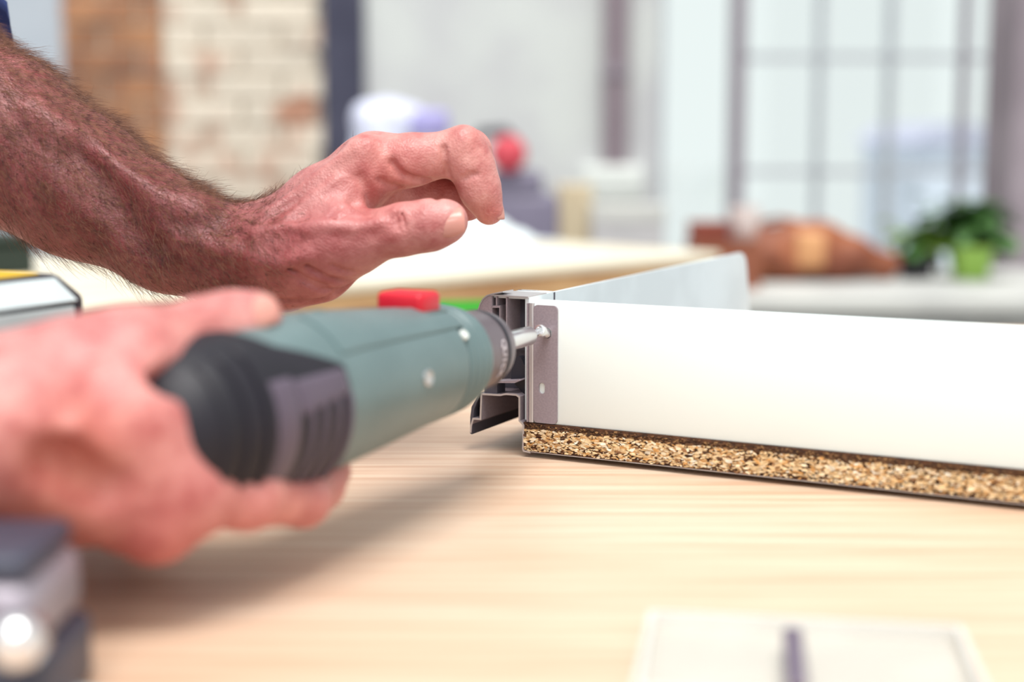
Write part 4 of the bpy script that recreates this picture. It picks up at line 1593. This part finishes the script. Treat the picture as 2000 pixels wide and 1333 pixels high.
# tool with red round end
YT = 3.02
p = on_counter(1020, YT)
tl = empty('power_tool', p, label='grey upright power tool with a round red end cap on the counter', cat='power tool')
m_toolgrey = mat('tool_grey', srgb(116, 110, 130), 0.5)
m_toolred = mat('tool_red', srgb(204, 70, 84), 0.45)
zr, zg = zpx(300, YT) - CZ, zpx(335, YT) - CZ
sx = lambda px: atY(px, 500, YT)[0] - p[0]
MB().rbox((sx(955), -0.05, 0), (sx(1090), 0.06, zg * 0.80), 0.022, 3).build('body', m_toolgrey, tl, angle=40)
MB().rbox((sx(958), -0.045, zg * 0.7), (sx(1060), 0.05, zg + 0.004), 0.02, 3).build('upper_body', m_toolgrey, tl, angle=40)
MB().lathe([(-0.07, 0.004), (-0.066, 0.022), (-0.05, 0.034), (-0.03, 0.037), (0.04, 0.037), (0.05, 0.03)], lambda t, a, b_: (a + sx(993), t, b_ + zr), 32).build('end_cap', m_toolred, tl, smooth=True)
MB().tube([(sx(1010), 0.01, zr + 0.02), (sx(985), 0.01, zr + 0.046), (sx(940), 0.01, zr + 0.042), (sx(915), 0.01, zr + 0.0), (sx(930), 0.01, zr - 0.09), (sx(965), 0.01, zr - 0.12)], 0.011, 10).build('handle', m_dkplast, tl, smooth=True)

# tan wooden block and pale carton behind it
p = on_counter(1122, 3.15)
blk = empty('wood_offcut', p, 0.1, label='upright beige wood offcut beside the grey power tool', cat='wood')
m_beige = mat('beige_wood', srgb(214, 200, 172), 0.7, c2=srgb(198, 180, 150), vscale=20, vstretch=(6, 6, 1))
MB().rbox((-0.036, -0.03, 0), (0.034, 0.03, zpx(360, 3.15) - CZ), 0.003, 1).build('block', m_beige, blk)
p = on_counter(1226, 3.12)
cart = empty('carton', p, -0.08, label='low grey carton on the counter below the junction box', cat='box')
m_cart = mat('grey_carton', srgb(186, 184, 186), 0.8)
zcn = zpx(402, 3.12) - CZ
MB().rbox((-0.075, -0.06, 0), (0.075, 0.06, zcn), 0.002, 1).build('box_body', m_cart, cart)
MB().rbox((-0.077, -0.062, zcn - 0.03), (0.077, 0.062, zcn + 0.003), 0.002, 1).build('lid', m_counter, cart)

# lilac white sack
YS = 3.08
p = on_counter(775, YS)
zs = zpx(198, YS) - CZ
m_sack = mat('white_plastic_sack', srgb(216, 220, 238), 0.4, c2=srgb(206, 208, 230), vscale=10)
m_lilac = mat('lilac_print', srgb(166, 160, 214), 0.45)
sk = empty('plastic_sack', p, label='white and lilac plastic sack standing on the counter near the dark column', cat='sack')


def sack_field(P):
    q = (P - p)
    d = sd_cone(q * [0.75, 1, 1], np.array([-0.02, 0, 0.06]), np.array([-0.015, 0, zs - 0.05]), 0.062, 0.05)
    d = smin(d, sd_cone(q, np.array([-0.05, 0, zs - 0.034]), np.array([0.035, 0, zs - 0.036]), 0.034, 0.030), 0.03)
    d = np.maximum(d, -(q[:, 2] - 0.001))
    return d + 0.002 * np.sin(q[:, 0] * 80 + q[:, 2] * 50)


so2, _, _ = field_mesh('sack_body', sack_field, p + [-0.18, -0.12, -0.004], p + [0.18, 0.12, zs + 0.03], 0.006, m_sack)
place(so2, sk, p)
MB().rbox((0.035, -0.060, zs - 0.075), (0.112, -0.005, zs - 0.018), 0.016, 3).build('printed_end', m_lilac, sk, angle=50)

# green tray and dark crate
g = ground(893, 606)
gt = empty('green_tray', (g[0] + 0.02, 1.215, T), 0.15, label='bright green plastic tray at the back of the workbench behind the drawer', cat='tray')
m_greenp = mat('bright_green_plastic', srgb(70, 178, 62), 0.45)
MB().rbox((-0.055, -0.03, 0), (0.055, 0.03, 0.006), 0.002, 1).build('tray_base', m_greenp, gt)
for (a, b_) in (((-0.055, -0.03), (0.055, -0.026)), ((-0.055, 0.026), (0.055, 0.03)), ((-0.055, -0.026), (-0.051, 0.026)), ((0.051, -0.026), (0.055, 0.026))):
    MB().box((*a, 0.006), (*b_, 0.024)).build('tray_side', m_greenp, gt)
p = hp(10, 495, 1.75)
ck = empty('dark_crate', (p[0] - 0.03, p[1], T), ang2, label='dark green-black crate standing on the pale side table', cat='crate')
m_crate = mat('dark_green_crate', srgb(40, 52, 44), 0.6)
zk = max(atY(10, 458, p[1])[2] - T, 0.04)
MB().rbox((-0.05, -0.04, 0.0), (0.05, 0.04, zk * 0.8), 0.004, 1).build('crate_body', m_crate, ck)
MB().rbox((-0.054, -0.044, zk * 0.8), (0.054, 0.044, zk), 0.003, 1).build('rim', m_crate, ck)

# ------------------------------------------------------------------ foreground: bar clamp and clear box
m_clampg = mat('clamp_grey', srgb(150, 142, 152), 0.4, metal=0.3)
m_clampd = mat('clamp_dark', srgb(58, 60, 76), 0.45)
g = ground(30, 1333)
cp = np.array([-0.1490, 0.402, T])
clamp = empty('bar_clamp', cp, label='grey metal bar clamp lying at the near edge of the workbench', cat='clamp')
sx0 = -0.08
MB().rbox((sx0, -0.03, 0.0002), (0.0255, 0.022, 0.022), 0.004, 3).build('lower_jaw', m_clampd, clamp, angle=40)
up = MB().rbox((sx0, -0.028, 0.0222), (0.024, 0.020, 0.043), 0.006, 3).build('upper_jaw', m_clampg, clamp, angle=40)
MB().rbox((sx0, -0.026, 0.0432), (0.022, 0.018, 0.0500), 0.003, 3).build('pad', m_clampd, up, angle=40)
for k in range(9):
    MB().rbox((-0.075 + 0.0105 * k, -0.0292, 0.026), (-0.070 + 0.0105 * k, -0.0275, 0.041), 0.0008, 1).build('grip_rib', m_clampg, up)
MB().lathe([(-0.004, 0.0072), (0.003, 0.0072), (0.0056, 0.0052), (0.0066, 0.003), (0.0068, 0.0003)], lambda t, a, b_: (a + 0.0205, -0.030 - t, b_ + 0.0290), 28).build('bolt_head', m_chrome, clamp, smooth=True)
MB().box((0.02, 0.000, 0.0004), (0.13, 0.016, 0.0042)).xform(lambda q: (q[0], q[1] - 0.012 - 0.25 * (q[0] - 0.02), q[2])).build('bar', m_silverlab, clamp)

g0 = ground(1265, 1225)
m_clear = m_glass.copy()
m_clear.name = 'clear_plastic'
for n in m_clear.node_tree.nodes:
    if n.type == 'MIX_SHADER':
        n.inputs[0].default_value = 0.04
    if n.type == 'BSDF_TRANSPARENT':
        n.inputs[0].default_value = (0.99, 0.99, 0.99, 1)
    if n.type == 'BSDF_GLOSSY':
        n.inputs['Roughness'].default_value = 0.25
m_div = mat('pale_rim', srgb(226, 222, 216), 0.5)
m_traywhite = mat('milky_plastic', srgb(206, 200, 190), 0.5)
m_latch = mat('mauve_latch', srgb(104, 92, 110), 0.5)
ob = empty('assortment_box', (g0[0], g0[1] - 0.004, T), math.radians(-9), label='shallow frosted plastic assortment box with dark latch on the near tabletop', cat='box')
Wb, Db, Hb = 0.098, 0.070, 0.007
MB().box((0, -Db, 0.0002), (Wb, 0, 0.002)).build('tray_base', m_traywhite, ob)
for nm, a, b_ in (('tray_side', (0, -0.002), (Wb, 0)), ('tray_side', (0, -Db), (Wb, -Db + 0.002)), ('tray_side', (0, -Db + 0.002), (0.002, -0.002)), ('tray_side', (Wb - 0.002, -Db + 0.002), (Wb, -0.002))):
    MB().box((*a, 0.002), (*b_, Hb)).build(nm, m_div, ob)
MB().box((0, -Db, Hb), (Wb, 0, Hb + 0.0012)).build('lid', m_clear, ob)
MB().rbox((Wb * 0.43, -Db, Hb + 0.0012), (Wb * 0.49, -0.022, Hb + 0.0042), 0.001, 1).build('latch', m_latch, ob)
